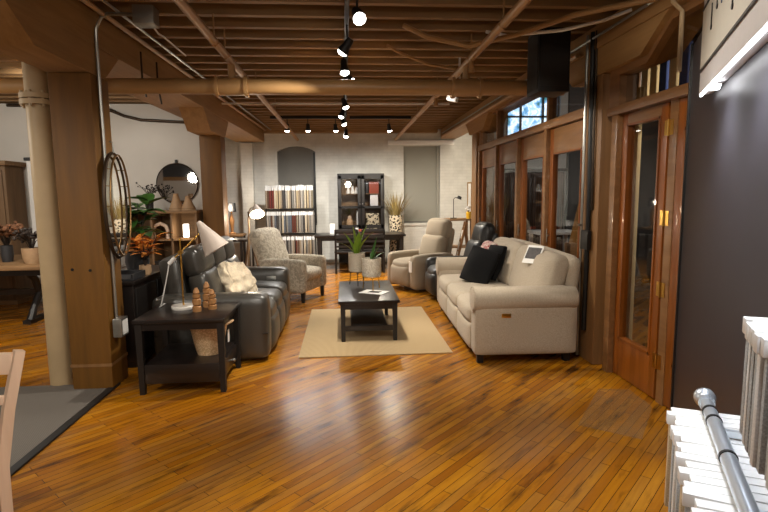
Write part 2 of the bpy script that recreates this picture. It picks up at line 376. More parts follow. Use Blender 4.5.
ce = st(box1('ceiling', 'deck', None, -7.2, 2.7, -3.6, YB+.3, 3.36, 3.46), 'tan board ceiling on exposed joists', 'ceiling')
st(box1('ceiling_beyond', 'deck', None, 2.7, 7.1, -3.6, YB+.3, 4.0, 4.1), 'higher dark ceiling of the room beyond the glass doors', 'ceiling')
st(box1('trim_6', 'tan_timber', None, 2.66, 2.7, -3.6, YB, 3.1, 4.0), 'boarded bulkhead above the right beam', 'trim')
y = 12.16; jn = 0
while y > -3.4:
    box1('ceiling_joist', 'tan_joist', ce, -7.0, 2.66, y-.03, y+.03, 3.10, 3.36)
    y -= .315
for x, yy in ((-.62, 4.58), (.36, 4.58), (.28, 4.9), (-.25, 5.53), (.2, 5.85), (-.85, 6.48), (.14, 6.16), (.3, 7.1), (-.5, 8.05), (.55, 8.36), (.6, 3.63), (-.9, 3.95)):
    j = 12.16-.315*round((12.16-yy)/.315)
    MB().bar((x, j+.03, 3.13), (x+.05, j+.285, 3.33), .04, .06).build('bridging_brace', 'tan_joist', ce)
box1('ledger_board', 'tan_joist', ce, -1.9, 2.2, YB-.2, YB, 3.03, 3.36)

# beams, corbels, posts
def beam(x0, x1, label, z0=2.83):
    o = MB().box(x0, x1, -3.6, YB-.12, z0, 3.10, bev=.012).build('timber_beam', 'tan_timber', None)
    return tag(o, label, 'beam')
_b = MB().prism([(-2.79, -3.6), (-2.17, -3.6), (-1.79, YB-.12), (-2.41, YB-.12)], 2.83, 3.10, 'z').build('timber_beam', 'tan_timber', None)
tag(_b, 'heavy tan beam over the left row of posts', 'beam')
beam(2.28, 2.66, 'heavy tan beam above the row of glass doors', 2.89)
def corbel(par, yc, x0, x1, near=.75, far=.45, z0=2.6, zt=2.828):
    pr = [(yc-near, z0), (yc+far, z0), (yc+far+.3, zt), (yc-near-.34, zt)]
    return MB().prism(pr, x0, x1, 'x').build('corbel', 'tan_timber', par)
def post(x0, x1, yc, label, mat, cx0, cx1, near=.75, far=.25, w=.32, zt=2.828, z0=2.6):
    t = thing('timber_post', label, 'post', ((x0+x1)/2, yc, 0))
    s = (x1-x0)/2
    MB().box(-s, s, -w/2, w/2, 0, z0, bev=.018).build('shaft', mat, t)
    c = corbel(t, 0, cx0-(x0+x1)/2, cx1-(x0+x1)/2, near, far, zt=zt, z0=z0)
    return t
pl = post(-2.31, -1.98, 4.57, 'golden brown square timber post nearest on the left', 'post_wood', -2.31, -1.98, .9, .1)
m = MB()
for z in (.62, .27): m.cyl((.05 if z > .5 else -.09, -.165, 1.02 if z > .5 else 1.03), (.05 if z > .5 else -.09, -.158, 1.02 if z > .5 else 1.03), .012, n=8)
m.build('bolt_head', 'black_metal', pl)
MB().box(-.168, .168, -.163, .163, .20, .225).build('scuffed_band', 'post_tan', pl)
post(-2.23, -1.90, 8.58, 'golden brown timber post beside the round mirror wall', 'post_wood', -2.23, -1.90, .75, .17, z0=2.55)
pr = post(2.30, 2.62, 4.74, 'tan timber post between the two runs of glass doors', 'post_tan', 2.29, 2.62, .75, .45, zt=2.888, z0=2.66)
post(2.30, 2.62, 9.18, 'slim tan post at the far end of the glass doors', 'post_tan', 2.29, 2.62, .6, .3, zt=2.888, z0=2.66)

# pipes
t = thing('water_pipe', 'thick cream vertical pipe beside the near timber post', 'pipe', (-2.49, 4.60, 0))
MB().cyl((0, 0, 0), (0, 0, 2.828), .093, n=24).build('pipe_run', 'pipe_cream', t)
m = MB(); m.cyl((0, 0, 2.37), (0, 0, 2.41), .135, n=20); m.cyl((0, 0, 2.42), (0, 0, 2.46), .135, n=20)
for i in range(8): a = i*PI/4; m.cyl((.117*math.cos(a), .117*math.sin(a), 2.35), (.117*math.cos(a), .117*math.sin(a), 2.48), .012, n=6)
m.build('flange', 'pipe_cream', t)
t = thing('sprinkler_pipe', 'thick tan pipe crossing the ceiling from side to side', 'pipe', (0, 5.2, 2.65))
MB().cyl((-6.9, 0, 0), (2.2, 0, 0), .072, n=20).build('pipe_run', 'pipe_tan', t)
for x in (-1.04, 1.22):
    m = MB(); m.cyl((x-.13, 0, 0), (x+.13, 0, 0), .084, n=20); m.cyl((x-.15, 0, 0), (x-.12, 0, 0), .1, n=20); m.cyl((x+.12, 0, 0), (x+.15, 0, 0), .1, n=20)
    m.cyl((x, 0, .06), (x, 0, .2), .036, n=12); m.build('tee_joint', 'pipe_tan', t)
for x, lab, yh in ((-1.04, 'tan branch pipe running down the ceiling left of the spotlights', (4.55, 4.95, 6.6, 8.4)), (1.22, 'tan branch pipe running down the ceiling right of the spotlights', (4.0, 5.0, 6.8, 8.6))):
    o = thing('branch_pipe', lab, 'pipe', (x, 0, 2.88))
    MB().cyl((0, 1.2, 0), (0, 12.3, 0), .034, n=12).build('pipe_run', 'pipe_tan', o)
    for yy in yh:
        MB().tube([(.036, yy, -.01), (0, yy, -.042), (-.036, yy, -.01), (0, yy, .04), (0, yy, .22)], .008, 6).build('hanger', 'pipe_tan', o)
    if x > 0:
        for yy in (5.0, 6.9): MB().cyl((0, yy, -.03), (0, yy, -.13), .02, .03, 10).build('sprinkler_head', 'pipe_tan', o)
tag(MB().cyl((-1.85, 8.4, 3.03), (1.7, 8.4, 3.03), .014, n=8).build('conduit', 'white', None), 'thin pale conduit across the joists beyond the thick pipe', 'conduit')
t = thing('conduit', 'silver conduit bent up the near left post to a ceiling box', 'conduit', (-1.962, 4.52, 0))
MB().tube([(0, 0, .5), (0, 0, 2.85), (.01, -.01, 2.96), (.06, -.03, 3.04), (.12, -.05, 3.06), (.36, -.1, 3.04), (.42, -.12, 3.0)], .014, 8).build('pipe_run', 'steel', t)
MB().box(.0, .075, -.09, .05, .44, .60, bev=.01).build('outlet_box', 'steel', t)
MB().box(.074, .079, -.07, .03, .46, .58).build('cover_plate', 'white', t)
MB().box(.36, .52, -.19, -.05, 2.95, 3.09, bev=.008).build('junction_box', 'steel', t)
MB().tube([(.46, -.06, 2.98), (.44, .15, 2.97), (.40, .4, 3.02), (.36, 1.2, 3.06)], .008, 6).build('cable', 'white', t)
tag(MB().tube([(-1.98, -.5, 3.06), (-1.72, 12.0, 3.06)], .02, 8).build('conduit', 'pipe_tan', None), 'tan conduit running along the left beam', 'conduit')
tag(MB().tube([(-1.80, 2, 3.07), (-1.60, 12.0, 3.07)], .012, 8).build('conduit', 'steel', None), 'thin grey conduit alongside the left beam', 'conduit')
tag(MB().tube([(2.255, 5.0, 2.91), (2.255, 12.0, 2.91)], .026, 8).build('conduit', 'pipe_tan', None), 'tan conduit along the beam above the glass doors', 'conduit')
tag(MB().tube([(2.266, 2.0, 2.99), (2.266, 12.0, 2.99)], .012, 8).build('conduit', 'steel', None), 'thin grey conduit high on the right beam', 'conduit')
o = thing('conduit', 'silver conduit and black cables up the right timber post', 'conduit', (2.27, 4.84, 0))
MB().tube([(0, 0, .02), (0, 0, 3.05)], .014, 8).build('pipe_run', 'steel', o)
MB().tube([(.005, -.11, .3), (.01, -.12, 1.6), (.0, -.1, 3.05)], .022, 8).build('cable_bundle', 'black_metal', o)
MB().tube([(.015, -.17, 1.45), (.01, -.16, 2.2), (.015, -.15, 3.05)], .012, 8).build('cable', 'dark_rim', o)
MB().box(-.02, .02, -.17, -.03, 1.08, 1.26, bev=.006).build('switch_box', 'black_metal', o)
MB().tube([(0, 0, 1.3), (-.03, -.02, 1.31), (-.04, -.02, 1.3)], .012, 6).build('clamp', 'steel', o)
t = thing('duct_pipe', 'dark pipe under the beam on the white partition wall', 'pipe', (0, 8.731, 2.69))
MB().tube([(-5.2, 0, .36), (-4.1, 0, .36), (-3.75, 0, .33), (-3.45, 0, .2), (-3.2, 0, .14), (-2.42, 0, .10)], .024, 10).build('pipe_run', 'dark_rim', t)
MB().cyl((-3.66, 0, .29), (-3.58, 0, .26), .028, n=12).build('coupling', 'dark_rim', t)
for i, (x, yy) in enumerate(((-1.92, 5.35), (-1.91, 5.75))):
    tag(MB().tube([(x, yy, 3.0), (x+.0, yy, 2.75), (x+.02, yy+.02, 2.58)], .009, 6).build('hanging_cable', 'dark_rim', None), ('dark cable dropping down the left beam nearer the near post', 'dark cable dropping down the left beam farther along')[i], 'cable')
# loose cables on the right of the ceiling
for pts, r, mat, lab in (([(2.26, 3.75, 2.99), (1.8, 4.05, 2.97), (1.45, 4.4, 2.92), (1.1, 4.6, 2.88), (.75, 4.7, 2.98), (.55, 4.75, 3.09)], .022, 'pipe_tan', 'tan hose looped below the joists by the right branch pipe'),
                    ([(2.27, 4.1, 3.03), (2.1, 4.2, 2.98), (1.8, 4.3, 2.93), (1.4, 4.5, 2.94), (1.25, 4.6, 3.0)], .014, 'white', 'white cable looping above the black speaker box'),
                    ([(1.2, 5.6, 2.92), (.9, 5.5, 2.94), (.6, 5.4, 3.02), (.45, 5.3, 3.07)], .016, 'pipe_tan', 'thin tan cable sagging beyond the tan hose')):
    tag(MB().tube(pts, r, 8).build('cable', mat, None), lab, 'cable')
# black box
t = thing('speaker_box', 'tall black box hung from the ceiling by the right beam', 'speaker', (1.90, 4.80, 2.52))
MB().box(-.14, .15, -.1, .2, 0, .56, bev=.012).build('cabinet', 'black_metal', t)
MB().box(-.146, -.138, -.08, .18, .03, .53).build('grille', 'rubber', t)
MB().box(-.12, .13, -.105, -.098, .05, .52, bev=.003).build('front_panel', 'rubber', t)
MB().box(-.03, .03, .09, .14, .56, .5805).build('bracket', 'black_metal', t)
# beam-side lumber and camera by the right
t = thing('security_camera', 'small white camera fixed below the thick pipe', 'camera', (1.22, 5.86, 2.66))
MB().obox((0, 0, 0), (.06, .13, .06), (.3, 0, .8), .015).build('housing', 'white', t)
MB().tube([(.0, .0, .03), (.06, .0, .12), (.08, .0, .2), (.08, .0, .44)], .012, 8).build('arm', 'white', t)

# ------------------------------------------------------------------ right wall: glass doors
XW = 2.40
fr = MB()
DY = [4.97+1.0*i for i in range(5)]
for yy in DY: fr.box(XW-.07, XW+.07, yy-.035, yy+.035, 0, 2.34, bev=.006)
fr.box(XW-.075, XW+.075, 4.93, 9.02, 2.34, 2.43, bev=.008)
TY = [DY[0], DY[1], DY[3], DY[4]]
for yy in TY: fr.box(XW-.05, XW+.05, yy-.03, yy+.03, 2.43, 2.88, bev=.004)
fr.box(XW-.04, XW+.04, 4.93, 9.02, 2.855, 2.888)
# near run
for yy, hx in ((4.41, .07), (3.66, .024), (2.95, .07)): fr.box(XW-hx, XW+hx, yy-.045, yy+.045, 0, 2.275, bev=.004)
fr.box(XW-.08, XW+.08, 2.2, 4.53, 2.27, 2.345, bev=.008)
fr.prism([(4.53, 2.345), (4.37, 2.345), (4.37, 2.60), (3.98, 2.60), (3.68, 2.83), (2.2, 2.83), (2.2, 2.885), (3.67, 2.885), (3.97, 2.66), (4.53, 2.66)], XW-.06, XW+.06, 'x')
st(fr.build('trim_2', 'door_rail', None), 'brown wood mullions and transom bar framing the glass doors', 'door frame')
for i in range(4):
    if i == 3: break
    a, b = TY[i]+.05, TY[i+1]-.05
    o = MB().box(XW-.003, XW+.003, a-.02, b+.02, 2.44, 2.855).build('window_%d' % (i+3), 'glass', None, smooth=False)
    st(o, ('transom pane over the nearest of the four far doors', 'wide transom pane over the two middle far doors', 'transom pane over the farthest glass door')[i], 'window')
    box1('glazing_bead', 'door_wood', o, XW-.02, XW+.02, a-.02, a+.0, 2.44, 2.85)
o = MB().prism([(4.36, 2.35), (4.36, 2.595), (3.97, 2.595), (3.67, 2.825), (2.3, 2.825), (2.3, 2.35)], XW-.003, XW+.003, 'x').build('window_7', 'glass', None, smooth=False)
st(o, 'transom pane over the hinged near doors', 'window')
def door(num, a, b, label, x=XW, hinges=None, kick=.34, t=.045, top=2.06, H=2.33):
    mb = MB(); sw = .10 if b-a > .7 else .085
    for q in ((a, a+sw), (b-sw, b)): mb.box(x-t/2, x+t/2, q[0], q[1], .012, H, bev=.004)
    mb.box(x-t/2+.002, x+t/2-.002, a+sw, b-sw, .012, kick, bev=.003)
    o = mb.build('door_%d' % num, 'door_wood', None); st(o, label, 'door')
    box1('top_rail', 'door_rail', o, x-t/2+.001, x+t/2-.001, a+sw-.002, b-sw+.002, top, H, bev=.004)
    MB().box(x-.003, x+.003, a+sw-.01, b-sw+.01, kick-.01, top+.01).build('pane', 'glass', o, smooth=False)
    f = MB(); q0, q1 = a+sw, b-sw
    for yy in (q0+.008, q1-.008): f.box(x-t/2-.008, x+t/2+.008, yy-.009, yy+.009, kick, top)
    for zz in (kick+.009, top-.009): f.box(x-t/2-.008, x+t/2+.008, q0, q1, zz-.009, zz+.009)
    f.build('glazing_bead', 'door_wood', o)
    if hinges:
        for z in hinges:
            h = MB(); yy = a-.022
            h.box(x-t/2-.006, x-t/2-.001, yy-.05, yy-.006, z-.055, z+.055); h.box(x-t/2-.006, x-t/2-.001, yy+.006, yy+.05, z-.055, z+.055)
            h.cyl((x-t/2-.008, yy, z-.06), (x-t/2-.008, yy, z+.06), .008, n=8)
            h.build('hinge', 'brass', o)
    return o
for i in range(4):
    o = door(i+1, DY[i]+.04, DY[i+1]-.04, ('glass door in brown wood next to the right timber post', 'glass door second from the right timber post', 'glass door third from the right timber post', 'glass door at the far end of the run')[i])
    if i in (0, 2):
        z = 1.1; yy = DY[i]+.9 if i == 0 else DY[i]+.9
    h = MB(); h.cyl((XW-.03, DY[i+1]-.08, 1.12), (XW-.05, DY[i+1]-.08, 1.12), .012, n=8); h.box(XW-.056, XW-.05, DY[i+1]-.09, DY[i+1]-.07, 1.04, 1.2, bev=.003)
    h.build('pull_handle', 'steel', o)
door(5, 3.73, 4.36, 'near hinged door with a tall narrow pane', hinges=(.32, .88, 1.42, 2.08), top=2.18, H=2.265)
door(6, 2.99, 3.61, 'door leaf partly hidden behind the charcoal panel', H=2.265)
st(box1('wall_upper', 'tan_timber', None, 2.34, 2.5, -3.6, 2.2, 0, 2.82), 'tan wall behind the charcoal panel', 'wall')

# room seen through the glass
st(MB().box(2.7, 2.995, 9.55, 9.7, 0, 4.0).box(4.0, 4.15, 9.55, 9.7, 0, 4.0).box(3.0, 4.0, 9.55, 9.7, 0, 2.58).box(3.0, 4.0, 9.55, 9.7, 3.56, 4.0).build('wall_beyond', 'grey_wall', None, smooth=False), 'grey wall of the room beyond the glass doors', 'wall')
st(box1('wall_recess', 'dimmed_wall', None, 4.15, 6.9, 9.5, 9.65, 0, 4.0), 'wall of the room beyond the glass doors, coloured dark as if in shade', 'wall')  # wall colour darkened so the nearest far door looks dim inside
def m_outside():
    k = NT('bright_street_view'); t = k.t
    nz = k.n('ShaderNodeTexNoise', Scale=5.0, Detail=3.0); k.l(k.coord((1, 1, 1)), nz.inputs['Vector'])
    c = k.ramp(nz.outputs['Fac'], [(.36, srgb(52, 104, 108)), (.44, srgb(110, 165, 215)), (.52, srgb(225, 240, 255)), (.6, srgb(150, 195, 230)), (.7, srgb(250, 250, 255))])
    k.l(c, k.b.inputs['Emission Color']); k.b.inputs['Emission Strength'].default_value = 1.6; k.b.inputs['Base Color'].default_value = (0, 0, 0, 1)
    return k.m
M['outside'] = m_outside()
o = MB().box(3.0, 4.0, 9.66, 9.68, 2.58, 3.56).build('window_8', 'outside', None, smooth=False)
st(o, 'small grid window with daylight high in the room beyond', 'window')
f = MB()
for x in (3.02, 3.28, 3.70, 3.98): f.box(x-.018, x+.018, 9.60, 9.65, 2.58, 3.56)
for z in (2.595, 3.01, 3.54): f.box(3.0, 4.0, 9.60, 9.65, z-.015, z+.015)
f.build('muntin', 'black_metal', o)
t = thing('slatted_cabinet', 'dark brown slatted cabinet seen through the far glass doors', 'cabinet', (3.3, 9.27, 0))
MB().box(-.60, .60, -.18, .22, 0, .05).build('plinth', 'black_wood', t)
MB().box(-.62, .62, -.2, .24, .05, 1.98, bev=.01).build('body', 'slat_brown', t)
MB().box(-.66, .66, -.24, .25, 1.98, 2.04, bev=.01).build('cornice', 'black_wood', t)
for s in (-1, 1): MB().box(s*.31-.29, s*.31+.29, -.225, -.2, .1, 1.93, bev=.006).build('door', 'slat_brown', t)
t = thing('timber_brace', 'brown sloping timber behind the nearest far glass door', 'brace', (3.1, 6.6, 0))
MB().bar((-.3, -.45, .9), (.5, .75, 2.0), .14, .1).build('strut', 'post_wood', t)
MB().box(.42, .58, .66, .84, 0, 3.99).build('upright', 'post_tan', t)
MB().box(-.38, -.22, -.53, -.37, 0, 1.0).build('foot_block', 'post_tan', t)
t = thing('display_table', 'white display table beyond the nearest far glass door', 'table', (3.4, 8.2, 0))
MB().box(-.35, .35, -.3, .3, .95, 1.0, bev=.01).build('tabletop', 'white', t)
for x in (-.3, .3):
    for q in (-.25, .25): box1('leg', 'white', t, x-.025, x+.025, q-.025, q+.025, 0, .95)
t = thing('drape', 'pale cream curtain behind the near hinged door', 'curtain', (2.80, 4.97, 0))
pts = [(.0+.03*math.sin(i*1.9), -.12+.02*i) for i in range(14)]
MB().prism(pts+[(x+.02, yy) for x, yy in pts[::-1]], .02, 2.6, 'z').build('fabric', 'cream_cloth', t)
t = thing('wood_board', 'brown board standing behind the near hinged door', 'board', (2.80, 5.28, 0))
MB().box(-.03, .03, -.2, .2, 0, 2.32, bev=.008).build('panel', 'door_wood', t)
for i in range(7):
    o = tag(MB().box(2.98, 3.02, 4.44+.15*i, 4.55+.15*i, 2.35, 2.90, bev=.006).build('hanging_banner', ('cobalt', 'cream_cloth')[i % 2] if i < 4 else ('cream_cloth', 'door_rail')[i % 2], None),
        ('blue cloth strip' if i in (0, 2) else 'brown board strip' if i == 5 else 'cream cloth strip')+' hanging behind the near transom, '+('nearest', 'second', 'third', 'fourth', 'fifth', 'sixth', 'farthest')[i]+' of seven', 'banner', 'strips behind the near transom')
    o.name = 'hanging_banner'
tag(box1('hanging_rail', 'black_metal', None, 2.985, 3.015, 4.3, 5.6, 2.90, 2.93), 'black rail carrying the cloth strips behind the near transom', 'rail')
tag(MB().tube([(2.33, 3.56, 2.44), (2.33, 3.56, 2.84), (2.26, 3.56, 2.9), (2.26, 3.56, 3.09)], .016, 8).build('conduit', 'pipe_cream', None), 'cream conduit dropping to the transom beside the charcoal panel', 'conduit')
st(box1('trim_3', 'tan_timber', None, -7.0, -4.2, -3.6, -3.55, 2.22, 2.36), 'tan board added behind the camera for the mirror reflection', 'trim')  # unseen boards added to give the round mirror bands to reflect
st(box1('trim_4', 'dimmed_wall', None, -7.0, -4.2, -3.6, -3.57, 2.36, 3.1), 'dark band added above the tan board for the mirror reflection', 'trim')
st(box1('trim_5', 'oak', None, -7.0, -4.2, -3.6, -3.55, 0, 1.45), 'brown panelling added behind the camera for the mirror reflection', 'trim')
# ------------------------------------------------------------------ furniture
def legs(t, pts, h, w, mat, taper=.8, name='leg'):
    for x, yy in pts:
        MB().tube([(x, yy, 0), (x, yy, h)], [w*.5*taper*1.414, w*.5*1.414], 4).build(name, mat, t, smooth=False)
def sqleg(t, x, yy, h, w, mat, w0=None):
    w0 = w0 or w
    r = [(-w0/2, -w0/2), (w0/2, -w0/2), (w0/2, w0/2), (-w0/2, w0/2)]
    m = MB(); A = [m.b.verts.new((x+a, yy+b, 0)) for a, b in r]; B = [m.b.verts.new((x+a*w/w0, yy+b*w/w0, h)) for a, b in r]
    m.b.faces.new(A[::-1]); m.b.faces.new(B)
    for i in range(4): m.b.faces.new((A[i], A[(i+1) % 4], B[(i+1) % 4], B[i]))
    return m.build('leg', mat, t, smooth=False)
RX = lambda a: Euler((a, 0, 0)).to_matrix()
# charcoal leather reclining sofa, faces +x
t = thing('leather_sofa', 'charcoal leather reclining sofa on the left', 'sofa', (-1.33, 6.02, 0), PI/2)
MB().box(-1.0, 1.0, -.46, .5, .04, .3, bev=.02).build('base', 'leather', t)
for s in (-1, 1):
    a = MB().cushion((s*.925, -.03, .35), (.25, 1.08, .63), .06, (.02, .012, .015), n=10)
    a.build('arm', 'leather', t)
    sm = MB().box(s*.925-.128, s*.925+.128, -.575, .5, .293, .297); sm.build('arm_seam', 'leather_black', t)
pnl = MB().box(.785, .797, -.42, -.30, .52, .57, bev=.004).build('control_panel', 'steel', t)
for s in (-1, 0, 1):
    x = s*.535
    MB().cushion((x, -.14, .39), (.53, .84, .24), .07, (.01, .02, .035), n=10).build('seat_cushion', 'leather', t)
    MB().cushion((x, -.5, .22), (.53, .17, .36), .06, (.0, .03, .01), n=8).build('footrest', 'leather', t)
    MB().cushion((x, .10, .63), (.54, .20, .46), .06, (.004, .035, .01), RX(-.24), n=10).build('back_cushion', 'leather', t)
    MB().cushion((x, .19, .96), (.535, .19, .29), .065, (.004, .035, .015), RX(-.20), n=10).build('headrest', 'leather', t)
MB().cushion((0, .34, .55), (1.66, .22, .94), .06, (.01, .01, .01), RX(-.16), n=8).box(-1.0, 1.0, .38, .52, .06, .60, bev=.04).build('back_shell', 'leather', t)

# cream rolled-arm sofa, faces -x
t = thing('fabric_sofa', 'oatmeal fabric rolled-arm sofa on the right', 'sofa', (1.735, 5.92, 0), -PI/2-.035)
L = 1.255
MB().box(-L+.02, L-.02, -.44, .44, .09, .30, bev=.02).build('base', 'cream_fabric', t)
for s in (-1, 1):
    x = s*(L-.10)
    m = MB().cushion((x, 0, .34), (.2, .98, .50), .035, (.004, .004, 0), n=8)
    m.build('arm', 'cream_fabric', t)
    rl = MB()
    R0 = .118
    pr = [(.001, -.512), (R0*.55, -.512), (R0*.9, -.505), (R0, -.49), (R0, 0), (R0, .46), (R0*.9, .485), (.001, .49)]
    rl.lathe([(r, z) for r, z in pr], (x+s*.012, 0, .62), 24, RX(-PI/2))
    rl.build('arm_roll', 'cream_fabric', t)
    MB().tube([(x+s*.012+.12*math.cos(a), -.496, .62+.12*math.sin(a)) for a in [i*2*PI/20 for i in range(21)]], .006, 6).build('arm_piping', 'cream_fabric', t)
MB().box(L-.004, L+.006, -.24, -.15, .455, .495, bev=.003).build('recline_button', 'brass', t)
for s in (-1, 0, 1):
    x = s*.685
    MB().cushion((x, -.10, .43), (.68, .80, .19), .06, (.006, .02, .03), n=10).build('seat_cushion', 'cream_fabric', t)
    MB().cushion((x, -.455, .22), (.68, .09, .27), .04, (.004, .014, .004), n=8).build('front_panel', 'cream_fabric', t)
for s in (-1, 1):
    MB().cushion((s*.56, .32, .74), (1.13, .24, .56), .10, (.015, .05, .02), RX(-.26), n=12).build('back_cushion', 'cream_fabric', t)
MB().cushion((0, .47, .64), (2.30, .14, .74), .07, (.0, .01, .015), RX(-.1), n=10).build('back_shell', 'cream_fabric', t)
for x in (-L+.1, L-.1):
    for q in (-.42, .42): sqleg(t, x, q, .10, .07, 'black_wood_v', .055)

# mottled armchair
t = thing('patterned_armchair', 'mottled grey patterned armchair beyond the leather sofa', 'armchair', (-.84, 8.22, 0), math.radians(66))
MB().box(-.30, .30, -.36, .34, .15, .32, bev=.02).build('base', 'pattern_fabric', t)
for s in (-1, 1):
    MB().cushion((s*.33, -.03, .40), (.13, .78, .50), .055, (.012, .012, .012), n=8).build('arm', 'pattern_fabric', t)
MB().cushion((0, -.08, .40), (.54, .66, .17), .055, (.0, .02, .03), n=10).build('seat_cushion', 'pattern_fabric', t)
MB().cushion((0, .36, .70), (.72, .20, .80), .09, (.01, .03, .03), RX(-.38), n=10).build('backrest', 'pattern_fabric', t)
for x in (-.32, .32):
    for q in (-.36, .30): sqleg(t, x, q, .17, .055, 'black_wood_v', .04)

# recliners
def recliner(name, label, loc, rz, mat, w=.86, h=1.12):
    t = thing(name, label, 'recliner', loc, rz)
    MB().box(-w/2+.1, w/2-.1, -.36, .36, .05, .30, bev=.02).build('base', mat, t)
    for s in (-1, 1):
        MB().cushion((s*(w/2-.09), -.02, .33), (.17, .84, .56), .06, (.015, .015, .02), n=8).build('arm', mat, t)
    MB().cushion((0, -.10, .41), (w-.34, .70, .2), .07, (.0, .03, .035), n=10).build('seat_cushion', mat, t)
    MB().cushion((0, -.42, .26), (w-.35, .14, .34), .06, (.0, .03, .0), n=8).build('footrest', mat, t)
    MB().cushion((0, .27, .68), (w-.28, .22, .44), .08, (.015, .03, .02), RX(-.28), n=10).build('back_cushion', mat, t)
    MB().cushion((0, .385, h-.17), (w-.30, .19, .36), .08, (.015, .035, .025), RX(-.24), n=10).build('headrest', mat, t)
    MB().cushion((0, .40, .58), (w-.3, .12, .9), .05, (.01, .01, .01), RX(-.22), n=8).build('back_shell', mat, t)
    MB().lathe([(.3, 0), (.3, .04), (.26, .055)], (0, 0, 0), 20).build('swivel_base', 'black_wood', t)
    return t
t = recliner('recliner', 'taupe fabric recliner beside the back table', (1.31, 8.86, 0), math.radians(-62), 'taupe_fabric', .86, 1.16)
MB().box(.29, .37, -.465, -.459, .34, .52).build('price_tag', 'paper', t)
recliner('recliner', 'black leather recliner behind the oatmeal sofa', (1.75, 7.84, 0), math.radians(-84), 'leather_black', .80, 1.15)

# pillows and tags
tag(MB().cushion((0, 0, 0), (.46, .14, .40), .06, (.02, .06, .02), n=26, wob=.034).build('throw_pillow', 'fluffy', None), 'fluffy cream cushion on the leather sofa', 'pillow')
o = C.objects[-1]; o.location = (-1.20, 5.80, .69); o.rotation_euler = (-.5, .1, PI/2-.35)
o = tag(MB().cushion((0, 0, 0), (.50, .05, .46), .02, (-.02, .085, -.02), n=14).build('throw_pillow', 'black_fabric', None), 'black cushion in front on the oatmeal sofa', 'pillow')
o.location = (1.63, 6.17, .735); o.rotation_euler = (-.42, .12, -PI/2+.42)
o = tag(MB().cushion((0, 0, 0), (.46, .05, .44), .02, (-.02, .085, -.02), n=14).build('throw_pillow', 'black_fabric', None), 'black cushion partly behind another on the oatmeal sofa', 'pillow')
o.location = (1.82, 6.25, .77); o.rotation_euler = (-.36, -.06, -PI/2+.1)
o = tag(MB().cushion((0, 0, 0), (.40, .12, .40), .06, (.0, .05, .0), n=10).build('throw_pillow', 'pink', None), 'pink floral cushion behind the black cushions', 'pillow')
o.location = (1.88, 6.74, .79); o.rotation_euler = (-.34, 0, -PI/2)
t = thing('info_card', 'photo card hanging on the back of the oatmeal sofa', 'card', (1.935, 5.20, .985), 0)
R = Euler((0, .58, .6)).to_matrix()
MB().obox((0, 0, 0), (.004, .19, .21), R).build('card', 'paper', t)
MB().obox(R@V(-.004, .0, .012), (.003, .16, .13), R).build('photo', 'print_dark', t)
t = thing('price_tag', 'striped price tag hanging behind the oatmeal sofa', 'tag', (2.31, 4.80, .66), 0)
MB().obox((0, 0, 0), (.006, .11, .15), (.4, 0, 0)).build('card', 'paper', t)
MB().obox((-.005, 0, .0), (.003, .08, .02), (.4, 0, 0)).obox((-.005, -.015, -.035), (.003, .08, .02), (.4, 0, 0)).build('printed_lines', 'print_dark', t)
MB().tube([(0, .03, .06), (0, .06, .14)], .002, 5).build('string', 'print_dark', t)

# coffee table
t = thing('coffee_table', 'black wooden coffee table with lower shelf on the jute rug', 'table', (.25, 6.20, .012))
MB().box(-.335, .335, -.665, .665, .425, .46, bev=.006).build('tabletop', 'black_wood', t)
f = MB()
for q in (-.60, .60): f.box(-.27, .27, q-.012, q+.012, .355, .425)
for x in (-.28, .28): f.box(x-.012, x+.012, -.58, .58, .355, .425)
f.build('apron', 'black_wood', t)
for x in (-.285, .285):
    for q in (-.605, .605): sqleg(t, x, q, .425, .055, 'black_wood_v', .042)
MB().box(-.20, .20, -.57, .57, .155, .175, bev=.003).build('shelf', 'black_wood', t)
for q in (-.6, .6): MB().box(-.262, .262, q-.018, q+.018, .115, .17).build('stretcher', 'black_wood', t)
o = MB().box(-.78, .78, -1.09, 1.09, 0, .012, bev=.004).build('area_rug', 'rug', None); o.location = (.295, 6.17, 0)
tag(o, 'woven jute rug under the coffee table', 'rug')
def binding(par, x, yy, mat='rug'): pass
t = thing('magazine', 'white leaflet lying on the coffee table', 'leaflet', (.33, 6.02, .474), -.5)
MB().box(-.15, .15, -.11, .11, 0, .004).build('cover', 'paper', t); MB().box(-.06, .08, -.05, .05, .004, .006).build('printed_picture', 'print_dark', t)
def planter(label, loc, r, h, z0, legmat, leaves, lm):
    t = thing('potted_plant', label, 'plant', loc)
    MB().lathe([(r*.9, z0), (r, z0+.02), (r, z0+h), (r-.012, z0+h), (r-.015, z0+.08), (.001, z0+.08)], n=22).build('pot', 'wicker_pale', t)
    for k in range(3):
        a = k*2*PI/3+.6
        MB().tube([(r*.8*math.cos(a), r*.8*math.sin(a), z0+.02), (r*1.0*math.cos(a), r*1.0*math.sin(a), .004)], .006, 6).build('leg', legmat, t)
    MB().lathe([(.001, z0+h-.04), (r-.014, z0+h-.05), (r-.014, z0+h-.09), (.001, z0+h-.09)], n=16).build('soil', 'dark_leaf', t)
    m = MB()
    for d, LL, w, dr in leaves: m.leaf((d[0]*.02, d[1]*.02, z0+h-.05), d, LL, w, dr)
    m.build('foliage', lm, t); return t
planter('woven pot on dark legs with tall lime-green leaves', (.145, 6.52, .474), .105, .235, .18, 'black_metal',
        [((-.1, -.05, 1), .40, .10, .15), ((.22, .1, 1), .42, .08, .9), ((-.32, .2, 1), .36, .07, .9), ((.1, -.25, 1), .34, .11, .2), ((.32, -.2, .9), .42, .06, 1.1), ((-.5, -.1, .9), .30, .05, 1.2), ((.05, .0, 1), .30, .10, .1)], 'leaf_lime')
